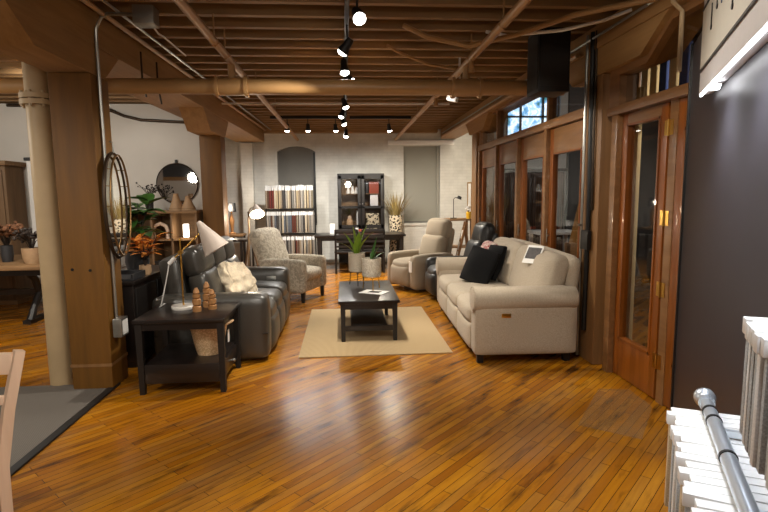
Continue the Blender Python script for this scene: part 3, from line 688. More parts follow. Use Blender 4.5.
planter('wider woven pot on brass legs with one arching leaf', (.315, 6.22, .474), .118, .22, .16, 'brass',
        [((.2, .1, 1), .32, .07, .3), ((.35, -.2, 1), .24, .06, .6), ((.1, .3, 1), .16, .05, .4), ((.6, .2, .8), .22, .05, 1.0)], 'leaf')

# end table
t = thing('end_table', 'black end table with a low drawer at the near end of the leather sofa', 'table', (-1.355, 4.565, 0))
MB().box(-.365, .365, -.345, .345, .60, .63, bev=.006).build('tabletop', 'black_wood', t)
f = MB()
for q in (-.31, .31): f.box(-.3, .3, q-.012, q+.012, .54, .60)
for x in (-.32, .32): f.box(x-.012, x+.012, -.29, .29, .54, .60)
f.build('apron', 'black_wood', t)
for x in (-.325, .325):
    for q in (-.30, .30): sqleg(t, x, q, .60, .055, 'black_wood_v', .042)
MB().box(-.30, .30, -.318, .318, .09, .25, bev=.004).build('drawer_case', 'black_wood', t)
d = MB().box(.30, .325, -.265, .265, .10, .24, bev=.004).build('drawer', 'black_wood', t)
MB().cyl((.325, .0, .17), (.345, 0, .17), .008).ell((.352, 0, .17), .016).build('knob', 'steel', d)
# lamp on the end table
t = thing('table_lamp', 'brass arm lamp with white cone shade and marble base on the end table', 'lamp', (-1.44, 4.66, .63))
MB().lathe([(.001, 0), (.10, 0), (.104, .006), (.104, .024), (.098, .03), (.001, .03)], n=28).build('base', 'marble', t)
MB().cyl((0, 0, .03), (0, 0, .61), .0075, n=10).build('stem', 'brass', t)
j = MB().cyl((-.0, -.018, .50), (0, .018, .50), .02, n=14).ell((0, 0, .612), .012).build('joint', 'brass', t)
MB().cyl((-.06, 0, .445), (.20, 0, .69), .006, n=8).build('arm', 'brass', t)
MB().cyl((-.105, 0, .40), (-.05, 0, .455), .018, n=14).build('counterweight', 'white', t)
Rs = Euler((0, math.radians(-31), 0)).to_matrix()
MB().lathe([(.012, .0), (.020, .0), (.118, -.29), (.113, -.29), (.014, -.006)], (.165, 0, .765), 24, Rs).build('shade', 'shade_white', t)
MB().lathe([(.001, -.14), (.03, -.15), (.035, -.21), (.001, -.25)], (.165, 0, .765), 14, Rs).build('bulb', 'white', t)
MB().tube([(-.105, 0, .40), (-.12, .005, .33), (-.165, .01, .15), (-.2, .02, .03), (-.22, .04, .008), (-.23, .2, .006)], .005, 6).build('cord', 'white', t)
for i, (x, yy, h, lab) in enumerate(((-1.285, 4.52, .205, 'turned wooden mill standing leftmost on the end table'), (-1.245, 4.70, .225, 'tallest turned wooden mill, rear of three on the end table'), (-1.175, 4.60, .175, 'shortest turned wooden mill, rightmost on the end table'))):
    t = thing('pepper_mill', lab, 'mill', (x, yy, .63), 0, 'wooden mills on the end table')
    pr = [(.001, 0), (.036, 0), (.038, .2*h), (.024, .25*h), (.036, .3*h), (.036, .5*h), (.022, .55*h), (.032, .6*h)]
    MB().lathe(pr+[(.032, .72*h), (.001, .73*h)], n=18).build('body', 'mill_wood', t)
    MB().lathe([(.001, .73*h), (.019, .73*h), (.028, .8*h), (.022, .9*h), (.011, h), (.001, h)], n=18).build('cap', 'mill_wood', t)
t = thing('wicker_basket', 'light woven basket with a rim on the end table shelf', 'basket', (-1.205, 4.56, .25))
MB().lathe([(.001, .0), (.105, 0), (.115, .03), (.155, .23), (.162, .26), (.152, .26), (.11, .03), (.001, .02)], n=24).build('body', 'wicker', t)
MB().tube([(.158*math.cos(a), .158*math.sin(a), .26) for a in [i*PI/12 for i in range(25)]], .01, 6).build('rim', 'wicker', t)
MB().tube([(.15, -.06, .255), (.2, -.03, .275), (.205, .03, .275), (.15, .06, .255)], .010, 6).build('handle', 'wicker', t)
MB().tube([(-.15, -.06, .255), (-.2, -.03, .275), (-.205, .03, .275), (-.15, .06, .255)], .010, 6).build('handle', 'wicker', t)
MB().box(.165, .168, -.03, .03, .09, .2).build('tag', 'paper', t)

# console beside the sofa back, with plants
t = thing('console_table', 'black console cabinet behind the near timber post', 'cabinet', (-2.15, 5.5, 0))
MB().box(-.27, .17, -.55, .6, .06, .80, bev=.006).build('body', 'black_wood', t)
MB().box(-.30, .195, -.58, .63, .80, .835, bev=.006).build('top', 'black_wood', t)
MB().box(-.25, .15, -.53, .58, 0, .06).build('plinth', 'black_wood', t)
for q in (-.26, .31): MB().box(.17, .185, q-.26, q+.26, .12, .76, bev=.004).build('door', 'black_wood_v', t)
t = thing('tray', 'dark slate tray on the black console', 'tray', (-2.14, 5.14, .835))
MB().box(-.13, .15, -.16, .16, 0, .02, bev=.005).build('base', 'ceramic_dark', t)
m = MB()
for a in ((-.13, -.115, -.16, .16), (.135, .15, -.16, .16)): m.box(a[0], a[1], a[2], a[3], .02, .06)
m.box(-.13, .15, .145, .16, .02, .06); m.build('rim', 'ceramic_dark', t)
rnd = random.Random(3)
def leafy(label, name, loc, potr, poth, potmat, n, L, w, mat, zr, spread, seed, droop=.6, stem='dark_leaf'):
    r = random.Random(seed)
    t = thing(name, label, 'plant', loc)
    MB().lathe([(.001, 0), (potr*.8, 0), (potr, poth*.5), (potr*.92, poth), (potr*.8, poth), (potr*.8, poth*.8), (.001, poth*.8)], n=18).build('pot', potmat, t)
    m = MB(); sm = MB()
    k = max(3, n//6); tops = []
    for i in range(k):
        a = r.uniform(0, 2*PI); q = r.uniform(.1, spread*.6)
        top = V(q*math.cos(a), q*math.sin(a), zr[0]+(zr[1]-zr[0])*r.uniform(.6, 1)); tops.append(top)
        sm.tube([(0, 0, poth*.8), (top.x*.4, top.y*.4, poth+(top.z-poth)*.5), tuple(top)], .006, 5)
    for i in range(n):
        tp = tops[i % k]; f = r.uniform(.35, 1.0)
        b = V(tp.x*f*.9, tp.y*f*.9, poth+(tp.z-poth)*f)
        a = r.uniform(0, 2*PI)
        m.leaf(b, (math.cos(a), math.sin(a), r.uniform(.0, .8)), L*r.uniform(.7, 1.15), w*r.uniform(.8, 1.15), droop)
    sm.build('stem', stem, t); m.build('foliage', mat, t)
    return t
leafy('glossy green rubber plant on the black console', 'rubber_plant', (-2.2, 5.66, .835), .12, .2, 'ceramic_dark', 46, .30, .13, 'leaf', (.25, .76), .40, 5)
leafy('rust-orange leaf arrangement on the black console', 'dried_leaf_arrangement', (-2.01, 5.36, .835), .06, .1, 'ceramic_tan', 38, .19, .07, 'leaf_orange', (.14, .38), .2, 11)
# oval mirror hung on the near post
t = thing('oval_mirror', 'tall oval mirror with double bronze rim hung on the near timber post', 'mirror', (-1.935, 4.57, 1.545))
def oval(a, b, n=40): return [(a*math.cos(i*2*PI/n), b*math.sin(i*2*PI/n)) for i in range(n)]
MB().prism(oval(.195, .425), .008, .018, 'x').build('glass', 'mirror', t, smooth=False)
MB().tube([(.012, x, z) for x, z in oval(.205, .435)+[oval(.205, .435)[0]]], .016, 8, cap=False).build('outer_rim', 'dark_rim', t)
MB().tube([(.055, x, z) for x, z in oval(.19, .42)+[oval(.19, .42)[0]]], .009, 8, cap=False).build('front_rim', 'mirror_rim', t)
for i in range(16):
    a = i*PI/8; MB().tube([(.012, .203*math.cos(a), .433*math.sin(a)), (.055, .19*math.cos(a), .42*math.sin(a))], .004, 5).build('spacer', 'mirror_rim', t)
MB().tube([(.0, 0, .53), (.02, 0, .53), (.022, 0, .44)], .007, 6).build('hook', 'steel', t)
# oak hutch on partition wall
t = thing('open_hutch', 'weathered oak hutch with open cubbies below the round mirror', 'cabinet', (-2.78, 8.46, 0))
m = MB(); m.box(-.58, .52, -.26, .26, 1.36, 1.40, bev=.006); m.build('top', 'oak', t)
m = MB()
for x in (-.55, -.18, .12, .49): m.box(x-.014, x+.014, -.22, .24, .06, 1.36)
m.build('divider', 'oak_v', t)
m = MB()
for z in (.08, .5, .95): m.box(-.55, .49, -.22, .24, z-.014, z+.014)
m.build('shelf', 'oak', t); MB().box(-.55, .49, .235, .25, .06, 1.36).build('back_panel', 'oak', t)
for x in (-.5, .44):
    for q in (-.2, .2): sqleg(t, x, q, .07, .05, 'oak_v')
t = thing('round_mirror', 'round frameless mirror on a strap on the white partition wall', 'mirror', (-2.69, 8.745, 1.82))
MB().lathe([(.001, 0), (.318, 0), (.318, .012), (.001, .012)], n=48, rot=(PI/2+.0, 0, 0)).build('glass', 'mirror', t, smooth=True)
MB().tube([(.324*math.cos(i*PI/24), -.008, .324*math.sin(i*PI/24)) for i in range(49)], .01, 8, cap=False).build('rim', 'dark_rim', t)
MB().box(-.02, .02, -.014, .0, .32, .385, bev=.004).build('strap', 'black_metal', t)
for x, h, lab in ((-2.60, .26, 'wide flared tan vase before the round mirror on the hutch'), (-2.42, .22, 'shorter flared tan vase at the right end of the hutch')):
    t = thing('flared_vase', lab, 'vase', (x, 8.34, 1.40))
    MB().lathe([(.001, 0), (.105, 0), (.108, .03), (.06, h*.6), (.038, h*.92), (.042, h), (.03, h), (.03, h*.8), (.001, h*.8)], n=24).build('body', 'ceramic_tan', t)
    MB().tube([(.1075*math.cos(i*PI/12), .1075*math.sin(i*PI/12), .03) for i in range(25)], .004, 5).build('band', 'oak', t)
t = thing('flower_vase', 'dark vase of dried twigs at the left end of the oak hutch', 'vase', (-3.02, 8.38, 1.40))
MB().lathe([(.001, 0), (.055, 0), (.062, .1), (.062, .16), (.05, .16), (.05, .1), (.001, .02)], n=18).build('vase', 'ceramic_dark', t)
def twigs(t, z0, n, hgt, sp, seed, mat, br=.02, nm='foliage', bl=3, blm=None):
    r = random.Random(seed); m = MB(); f = MB()
    for i in range(n):
        a = r.uniform(0, 2*PI); e = V(sp*r.uniform(.3, 1)*math.cos(a), sp*r.uniform(.3, 1)*math.sin(a), z0+hgt*r.uniform(.55, 1))
        mid = V(e.x*.35, e.y*.35, z0+(e.z-z0)*.55)
        m.tube([(0, 0, z0-.05), tuple(mid), tuple(e)], .004, 5)
        for k in range(bl):
            q = mid.lerp(e, r.uniform(.3, 1))+V(r.uniform(-.04, .04), r.uniform(-.04, .04), r.uniform(-.02, .04))
            m.tube([tuple(mid.lerp(e, .5)), tuple(q)], .002, 4)
            f.ell(q, (br*r.uniform(.6, 1.2), br*r.uniform(.6, 1.2), br*r.uniform(.5, 1)), 5)
    m.build('stems', 'dark_leaf', t); f.build(nm, blm or mat, t)
twigs(t, .16, 12, .26, .2, 4, 'dark_leaf', .014)
t = thing('arch_ornament', 'pale wooden arch ornament in the left cubby of the hutch', 'ornament', (-2.86, 8.34, .964))
MB().tube([(-.11, 0, .0), (-.11, 0, .13), (-.08, 0, .2), (0, 0, .235), (.08, 0, .2), (.11, 0, .13), (.11, 0, 0)], .03, 10).build('arch', 'pale_wood', t)
t = thing('glow_lamp', 'small glowing cylinder lamp in the right cubby of the hutch', 'lamp', (-2.47, 8.33, .964))
MB().lathe([(.001, 0), (.05, 0), (.05, .02), (.001, .02)], n=16).build('base', 'brass', t)
MB().lathe([(.001, .02), (.042, .02), (.042, .22), (.001, .22)], n=16).build('shade', 'lit_soft', t)
t = thing('bowl', 'dark round bowl in the middle cubby of the hutch', 'bowl', (-2.87, 8.33, .514))
MB().lathe([(.001, 0), (.05, 0), (.11, .08), (.115, .11), (.1, .1), (.04, .02), (.001, .02)], n=20).build('body', 'ceramic_dark', t)

# left room: dining table and its things
t = thing('dining_table', 'plank-top dining table with black trestle legs on the far left', 'table', (-4.55, 7.35, 0))
MB().box(-1.1, 1.0, -.62, .75, .72, .78, bev=.01).build('tabletop', 'oak', t)
MB().box(-1.0, .9, -.52, .65, .64, .71).build('apron', 'black_wood', t)
for x in (-.62, .45):
    m = MB()
    for s in (-1, 1):
        m.tube([(x, .065+s*.46, .03), (x, .065+s*.36, .18), (x, .065+s*.2, .36), (x, .065+s*.28, .55), (x, .065+s*.42, .66)], [.05, .045, .05, .045, .05], 8)
    m.box(x-.05, x+.05, -.48, .62, .0, .05); m.build('trestle', 'black_wood_v', t)
MB().box(-.62, .45, .03, .1, .30, .38).build('stretcher', 'black_wood', t)
def dchair(label, loc, rz, mat, h=.92, grp=None, w=.44, seatmat=None):
    t = thing('dining_chair', label, 'chair', loc, rz, grp)
    MB().cushion((0, 0, .44), (w, .42, .05), .02, (0, 0, .008), n=6).build('seat', seatmat or mat, t)
    for x in (-w/2+.03, w/2-.03):
        MB().bar((x, -.18, 0), (x, -.18, .43), .038, .038).build('leg', mat, t)
        MB().tube([(x, .22, 0), (x, .19, .44), (x, .24, h)], .022, 4).build('leg', mat, t, smooth=False)
    MB().cushion((0, .235, h-.04), (w-.03, .03, .09), .012, (0, 0, 0), n=4).build('top_rail', mat, t)
    for z in (.56, .66, .75): MB().box(-w/2+.03, w/2-.03, .195+(z-.44)*.1, .213+(z-.44)*.1, z-.02, z+.02).build('back_slat', mat, t)
    MB().box(-w/2+.03, w/2-.03, -.19, -.17, .36, .42).build('seat_rail', mat, t)
    return t
dchair('black ladder-back chair at the far side of the plank-top table', (-3.75, 8.25, 0), 0, 'black_wood_v')
t = thing('dried_flower_pot', 'tan pot of dark dried foliage on the plank-top table', 'plant', (-4.02, 6.98, .78))
MB().lathe([(.001, 0), (.085, 0), (.11, .08), (.115, .2), (.1, .2), (.095, .1), (.001, .05)], n=20).build('pot', 'ceramic_tan', t)
twigs(t, .2, 20, .24, .2, 9, 'dark_leaf', .028, bl=4)
t = thing('dried_flower_pot', 'dark vase of rust dried flowers on the plank-top table', 'plant', (-4.46, 7.2, .78))
MB().lathe([(.001, 0), (.06, 0), (.075, .1), (.07, .22), (.06, .22), (.06, .1), (.001, .05)], n=20).build('pot', 'ceramic_dark', t)
twigs(t, .22, 26, .30, .28, 10, 'dry_flower', .03, bl=5)
t = thing('tall_cupboard', 'tall brown oak cupboard against the white wall at far left', 'cabinet', (-5.52, 8.45, 0))
MB().box(-.5, .5, -.22, .24, .06, 2.1, bev=.01).build('body', 'oak_v', t)
MB().box(-.55, .55, -.28, .25, 2.1, 2.17, bev=.015).build('cornice', 'oak', t)
MB().box(-.52, .52, -.24, .24, 0, .06).build('plinth', 'oak', t)
for s in (-1, 1):
    d = MB().box(s*.24-.22, s*.24+.22, -.24, -.22, .12, 2.03, bev=.006).build('door', 'oak_v', t)
    MB().ell((s*.05, -.255, 1.05), .016, 8).build('knob', 'black_metal', d)
t = thing('display_pillar', 'narrow white pillar right of the oak cupboard', 'pillar', (-4.78, 8.5, 0))
MB().box(-.05, .05, -.05, .05, .03, 2.18, bev=.006).build('shaft', 'white', t)
MB().box(-.09, .09, -.09, .09, 0, .03, bev=.006).build('base', 'white', t); MB().box(-.075, .075, -.075, .075, 2.18, 2.23, bev=.008).build('cap', 'ceramic_dark', t)
t = thing('wall_picture', 'small grey picture on the white wall behind the cream pipe', 'picture', (-4.48, 8.745, 1.95))
MB().box(-.11, .11, -.02, .0, -.16, .16).build('frame', 'grey_wall', t); MB().box(-.09, .09, -.025, -.02, -.14, .14).build('canvas', 'dark_blind', t)
o = MB().box(-6.6, -2.0, 1.0, 4.53, 0, .012, bev=.004).build('entrance_mat', 'mat', None)
tag(o, 'ribbed grey entrance mat with a rubber edge at the left', 'mat')
MB().box(-2.03, -1.97, 1.0, 4.53, 0, .016, bev=.005).build('rubber_edge', 'rubber', o)
o.location.z = 0
# pale chair close to the camera
t = thing('ladder_chair', 'pale wooden ladder-back chair at the lower left corner', 'chair', (-1.725, 2.26, .012))
for s in (-1, 1):
    MB().tube([(s*.20, .02, 0), (s*.22, .0, .45), (s*.258, .015, .70), (s*.305, .05, .95)], [.03, .03, .029, .026], 4).build('leg', 'pale_wood', t, smooth=False)
    MB().bar((s*.17, -.40, 0), (s*.17, -.38, .44), .04, .04).build('leg', 'pale_wood', t)
MB().cushion((0, -.19, .45), (.40, .40, .035), .015, (0, 0, .004), n=6).build('seat', 'pale_wood', t)
for z, h, x, yy in ((.895, .095, .28, .045), (.74, .04, .245, .02), (.60, .04, .215, .008)):
    MB().box(-x, x, yy-.012, yy+.012, z-h/2, z+h/2, bev=.004).build('back_rail', 'pale_wood', t)
for z in (.2,): MB().box(-.2, .2, .01, .03, z-.015, z+.015).build('stretcher', 'pale_wood', t)
# plastic floor patch
_fp = MB(); _v = [_fp.b.verts.new(q) for q in ((1.6, 3.36, .002), (2.07, 4.0, .002), (2.31, 3.95, .002), (2.29, 3.6, .002), (1.92, 3.11, .002))]; _fp.b.faces.new(_v)
tag(_fp.build('floor_patch', 'plastic_clear', None), 'clear plastic sheet taped on the floor before the near doors', 'mat')

# ------------------------------------------------------------------ far end
t = thing('dining_table', 'long black table below the china cabinet at the brick wall', 'table', (.33, 11.4, 0))
MB().box(-.97, .97, -.42, .42, .72, .765, bev=.008).build('tabletop', 'black_wood', t)
MB().box(-.87, .87, -.34, .34, .64, .72).build('apron', 'black_wood', t)
for x in (-.88, .88):
    for q in (-.35, .35): sqleg(t, x, q, .72, .08, 'black_wood_v', .06)
for x, lab in ((.03, 'black ladder-back chair at the left of the long black table'), (.58, 'black ladder-back chair at the right of the long black table')):
    dchair(lab, (x, 10.82, 0), PI, 'black_wood_v', .91, 'black chairs at the long black table', .5)
t = thing('china_cabinet', 'black glass-door china cabinet against the brick wall', 'cabinet', (.39, 12.18, 0))
m = MB()
for x in (-.515, .515): m.box(x-.02, x+.02, -.18, .2, .05, 2.08)
for z in (.07, .80, 1.33, 2.07): m.box(-.53, .53, -.19 if z > 2 else -.15, .2, z-.02, z+.02)
m.box(-.02, .02, -.15, .2, .82, 2.05); m.box(-.53, .53, -.18, .2, .05, .8); m.build('carcass', 'black_wood_v', t)
MB().box(-.515, .515, .18, .2, .8, 2.06).build('back_panel', 'oak', t)
for z in (1.63,): MB().box(-.5, .5, -.14, .18, z-.008, z+.008).build('shelf', 'oak', t)
for s in (-1, 1):
    f = MB(); a, b = s*.265-.255, s*.265+.255
    for x in (a, b-.07): f.box(x, x+.07, -.205, -.18, .84, 2.05, bev=.004)
    for z in (.84, 1.30, 1.97): f.box(a, b, -.205, -.18, z, z+.08 if z != 1.30 else z+.04)
    d = f.build('door', 'black_wood_v', t)
    MB().box(a+.06, b-.06, -.194, -.19, .9, 2.0).build('pane', 'glass', d, smooth=False)
    MB().ell((s*.03, -.22, 1.4), .014, 6).build('knob', 'steel', d)
    MB().box(s*.265-.25, s*.265+.25, -.2, -.18, .1, .78, bev=.004).build('cupboard_door', 'black_wood_v', t)
def atx(x, yy, z): return (x, yy, z)
for i, (x, h) in enumerate(((.10, .15), (.20, .17), (.29, .14))):
    t = thing('ceramic_figure', ('white figurine leftmost on the top left cabinet shelf', 'white figurine in the middle of the top left cabinet shelf', 'white figurine rightmost on the top left cabinet shelf')[i], 'figurine', (x, 12.12, 1.638), 0, 'white figurines in the china cabinet')
    MB().lathe([(.001, 0), (.04, 0), (.045, .04), (.025, h*.7), (.028, h*.85), (.012, h), (.001, h)], n=14).build('body', 'white', t)
for name, lab, cat, mat, a in (('book_box', 'rust-red box on the top right cabinet shelf', 'box', 'red', (.58, .80, 12.05, 12.2, 1.638, 1.90)), ('book', 'dark book standing on the top right cabinet shelf', 'book', 'ceramic_dark', (.50, .56, 12.05, 12.2, 1.638, 1.9)),
                      ('plate_stack', 'blue-grey boxes on the middle right cabinet shelf', 'box', 'sign_box', (.60, .78, 12.05, 12.2, 1.351, 1.60)), ('serving_tray', 'patterned white tray in the lower right of the cabinet', 'tray', 'lattice', (.50, .80, 12.1, 12.13, .822, 1.18)), ('tall_vase', 'white rectangular vase in the lower left of the cabinet', 'vase', 'white', (.28, .33, 12.08, 12.13, .822, 1.25))):
    tag(box1(name, mat, None, *a, bev=.006), lab, cat)
t = thing('jar', 'tan jar in the lower left of the china cabinet', 'jar', (.12, 12.12, .822))
MB().lathe([(.001, 0), (.07, 0), (.085, .1), (.07, .2), (.04, .24), (.001, .24)], n=16).build('body', 'ceramic_tan', t)
MB().lathe([(.001, .24), (.045, .24), (.045, .3), (.001, .31)], n=14).build('lid', 'pale_wood', t)
for i, (x0, x1, lab) in enumerate(((-.10, .12, 'red placemat stack left on the long black table'), (.30, .52, 'red placemat stack in the middle of the long black table'), (.54, .76, 'red placemat stack right on the long black table'))):
    o = thing('placemat_stack', lab, 'placemat', ((x0+x1)/2, 11.62, .765), 0, 'red placemats on the long black table')
    MB().box(-.11, .11, -.1, .1, 0, .03, bev=.005).build('lower_mat', 'ceramic_dark', o); MB().box(-.105, .105, -.1, .1, .03, .075, bev=.01).build('upper_mat', 'red', o)
t = thing('candle_cup', 'white cup between the red placemats', 'cup', (.27, 11.5, .765))
MB().lathe([(.001, 0), (.03, 0), (.036, .12), (.03, .12), (.026, .02), (.001, .02)], n=14).build('body', 'white', t)
t = thing('card_stand', 'white card standing at the left of the long black table', 'card', (-.27, 11.5, .765))
MB().obox((0, 0, .11), (.11, .006, .22), (-.12, 0, 0)).build('card', 'paper', t); MB().box(-.05, .05, 0, .06, 0, .01).build('foot', 'paper', t)
t = thing('grass_vase', 'tall lattice pot of dry grass right of the china cabinet', 'vase', (1.19, 12.08, 0))
MB().lathe([(.001, 0), (.15, 0), (.16, .3), (.15, .8), (.165, 1.13), (.15, 1.13), (.13, .9), (.001, .9)], n=24).build('pot', 'lattice', t)
m = MB(); r = random.Random(8)
for i in range(70):
    a = r.uniform(0, 2*PI); q = r.uniform(.1, .55); d = V(q*math.cos(a), q*math.sin(a)*.6-.05, 1)
    m.leaf((.06*math.cos(a), .06*math.sin(a), 1.0), d, r.uniform(.45, .8), .028, .9, 6, .1)
m.build('grass', 'dry_grass', t)
# swatch rack
t = thing('swatch_rack', 'black three-tier rack of fabric swatches before the arched window', 'rack', (-1.19, 11.62, 0))
for s in (-1, 1):
    MB().bar((s*.535, .13, 0), (s*.535, .13, 1.80), .03, .03).build('upright', 'black_metal', t)
    MB().box(s*.535-.02, s*.535+.02, -.25, .25, 0, .03).build('foot', 'black_metal', t)
for z in (1.775, 1.235, .69): MB().cyl((-.535, .135, z), (.535, .135, z), .012, n=8).build('rail', 'black_metal', t)
for z in (1.30, .76): MB().box(-.535, .535, -.10, .14, z-.012, z+.012).build('drip_shelf', 'black_metal', t)
SW = {k: m_fabric('swatch_'+k, srgb(*[x*.82 for x in c]), srgb(*[x*.82+22 for x in c]), 90) for k, c in dict(grey=(132, 128, 120), taupe=(150, 134, 112), cream=(206, 192, 164), brick=(112, 44, 36), brown=(92, 62, 44), slate=(96, 102, 110), sand=(186, 166, 132), charcoal=(66, 62, 60), stone=(170, 162, 150), olive=(122, 112, 88), rust=(96, 46, 32)).items()}
seqs = ('taupe brown brick brick cream sand sand taupe charcoal stone cream taupe grey stone sand taupe stone grey cream sand stone olive',
        'stone grey brown stone slate charcoal grey cream slate grey slate slate rust rust taupe stone grey charcoal cream taupe grey stone',
        'grey stone cream slate grey stone taupe brown stone charcoal grey stone taupe rust brown taupe stone cream grey taupe sand stone')
posn = ('far left end', 'left part', 'left of centre', 'centre', 'right of centre', 'right part', 'far right end')
row = ('top', 'middle', 'bottom'); cname = dict(brick='brick-red', rust='dark rust')
for ri, (z, sq) in enumerate(zip((1.775, 1.235, .69), seqs)):
    sq = sq.split(); zb = (1.325, .79, .12)[ri]
    for i, k in enumerate(sq):
        x = -1.19-.49+.98*i/(len(sq)-1); w = .98/len(sq)*.82
        o = thing('fabric_swatch', '%s fabric swatch, number %d from the left in the %s row of the rack' % (cname.get(k, k), i+1, row[ri]), 'swatch', (x, 11.62, z), random.uniform(-.12, .12), 'fabric swatches on the %s rail of the rack' % row[ri])
        MB().box(-w/2, w/2, -.12, .12, zb-z+.004, -.055, bev=.006).build('fabric', SW[k], o)
        MB().prism([(-.12, -.056), (.12, -.056), (.1, -.01), (.05, .035+random.uniform(0, .03)), (-.05, .035+random.uniform(0, .03)), (-.1, -.01)], -w/2-.002, w/2+.002, 'x').build('hanger_head', 'hanger_white', o)
# floor lamp by the armchair
t = thing('floor_lamp', 'floor lamp with a glowing white cone shade beside the patterned armchair', 'lamp', (-1.66, 9.2, 0))
for k in range(3):
    a = k*2*PI/3+.4; MB().tube([(0, 0, 1.0), (.2*math.cos(a), .2*math.sin(a), 0)], [.018, .012], 8).build('leg', 'grey_wood', t)
MB().cyl((0, 0, .95), (.0, 0, 1.34), .016, n=10).build('stem', 'grey_wood', t)
MB().tube([(0, 0, 1.33), (.05, -.01, 1.40), (.12, -.02, 1.42)], .01, 8).build('arm', 'steel', t)
Rl = Euler((math.radians(-38), math.radians(-18), 0)).to_matrix()
MB().lathe([(.02, .02), (.035, .0), (.125, -.19), (.118, -.19), (.03, -.01), (.02, .0)], (.13, -.02, 1.44), 22, Rl).build('shade', 'shade_white', t)
MB().lathe([(.001, -.14), (.10, -.15), (.108, -.172), (.001, -.18)], (.13, -.02, 1.44), 20, Rl).build('bulb', 'lit_soft', t)
t = thing('side_table', 'small grey table behind the patterned armchair', 'table', (-1.95, 9.6, 0))
MB().box(-.28, .28, -.22, .22, .80, .84, bev=.006).build('tabletop', 'black_wood', t)
for x in (-.24, .24):
    for q in (-.18, .18): sqleg(t, x, q, .80, .035, 'black_wood_v')
t = thing('sofa_table', 'dark console table in the alcove left of the brick wall', 'table', (-2.75, 11.9, 0))
MB().box(-.6, .5, -.22, .25, .72, .76, bev=.006).build('tabletop', 'oak', t)
for x in (-.55, .45):
    for q in (-.17, .2): sqleg(t, x, q, .72, .05, 'black_wood_v')
MB().box(-.55, .45, -.19, .22, .62, .72).build('apron', 'black_wood', t)
t = thing('alcove_lamp', 'small dark-shaded lamp glowing in the alcove', 'lamp', (-2.52, 11.9, .76))
MB().lathe([(.001, 0), (.08, 0), (.08, .02), (.03, .05), (.045, .2), (.06, .3), (.02, .45), (.012, .52), (.001, .52)], n=18).build('base', 'mill_wood', t)
MB().lathe([(.075, .5), (.11, .5), (.09, .70), (.07, .70), (.07, .695), (.087, .695), (.105, .505), (.075, .505)], n=20).build('shade', 'ceramic_dark', t)
MB().ell((0, 0, .57), .035, 8).build('bulb', 'lit_soft', t)
# right far corner
t = thing('side_table', 'light wooden side table by the brick wall at far right', 'table', (2.35, 10.7, 0))
MB().box(-.28, .28, -.25, .25, 1.06, 1.10, bev=.006).build('tabletop', 'oak', t)
for x in (-.24, .24):
    for q in (-.2, .2): sqleg(t, x, q, 1.06, .045, 'oak_v')
MB().box(-.24, .24, -.2, .2, .5, .53).build('shelf', 'oak', t)
t = thing('desk_lamp', 'black desk lamp on the light wooden side table', 'lamp', (2.26, 10.68, 1.10))
MB().lathe([(.001, 0), (.07, 0), (.07, .015), (.001, .02)], n=18).build('base', 'black_metal', t)
MB().tube([(0, 0, .02), (0, 0, .40), (.03, 0, .43), (.1, 0, .43)], .008, 8).build('stem', 'black_metal', t)
MB().lathe([(.001, .03), (.04, .03), (.055, -.03), (.045, -.03), (.001, .0)], (.12, 0, .43), 16, (0, PI/8, 0)).build('shade', 'black_metal', t)
t = thing('flower_pot', 'yellow pot at the right of the light wooden side table', 'pot', (2.55, 10.55, 1.10))
MB().lathe([(.001, 0), (.05, 0), (.06, .12), (.045, .14), (.045, .12), (.001, .03)], n=18).build('pot', 'yellow', t)
twigs(t, .14, 6, .12, .05, 12, 'paper', .02)
t = thing('picture_frame', 'narrow gold-framed picture on the side wall at far right', 'picture', (3.1, 11.0, 1.6))
t.location = (2.66, 10.95, 1.10)
MB().box(-.05, .04, -.012, .012, .0, .75, bev=.004).build('frame', 'gold', t); MB().box(-.035, .025, -.016, -.012, .03, .72).build('picture', 'paper', t)
t = thing('tag_stand', 'slanted wooden display stand holding tags between the recliners', 'stand', (1.95, 8.70, 0), -.1)
for s in (-1, 1):
    MB().bar((-.17, s*.12, 0), (.10, s*.10, 1.14), .03, .035).build('rail', 'mill_wood', t)
    MB().bar((.2, s*.12, 0), (.09, s*.10, 1.10), .026, .03).build('rear_leg', 'mill_wood', t)
for z in (.35, .6, .85, 1.05): MB().cyl((-.17+.27*z/1.14, -.11, z), (-.17+.27*z/1.14, .11, z), .012, n=8).build('rung', 'mill_wood', t)
for z, yy in ((.98, -.0), (.78, .02), (.62, -.03)): MB().obox((-.2+.27*z/1.14, yy, z-.05), (.004, .11, .14), (0, .23, .0)).build('tag', 'paper', t)

# ------------------------------------------------------------------ charcoal display panel and swatch rails (right foreground)
U = V(math.sin(math.radians(27.5)), math.cos(math.radians(27.5)), 0)   # away along the panel
N = V(-U.y, U.x, 0)                                                     # towards the room
F = V(2.19, 3.22, 0)
t = thing('display_stand', 'tall charcoal display wall in the right foreground', 'panel', F, math.radians(-27.5))
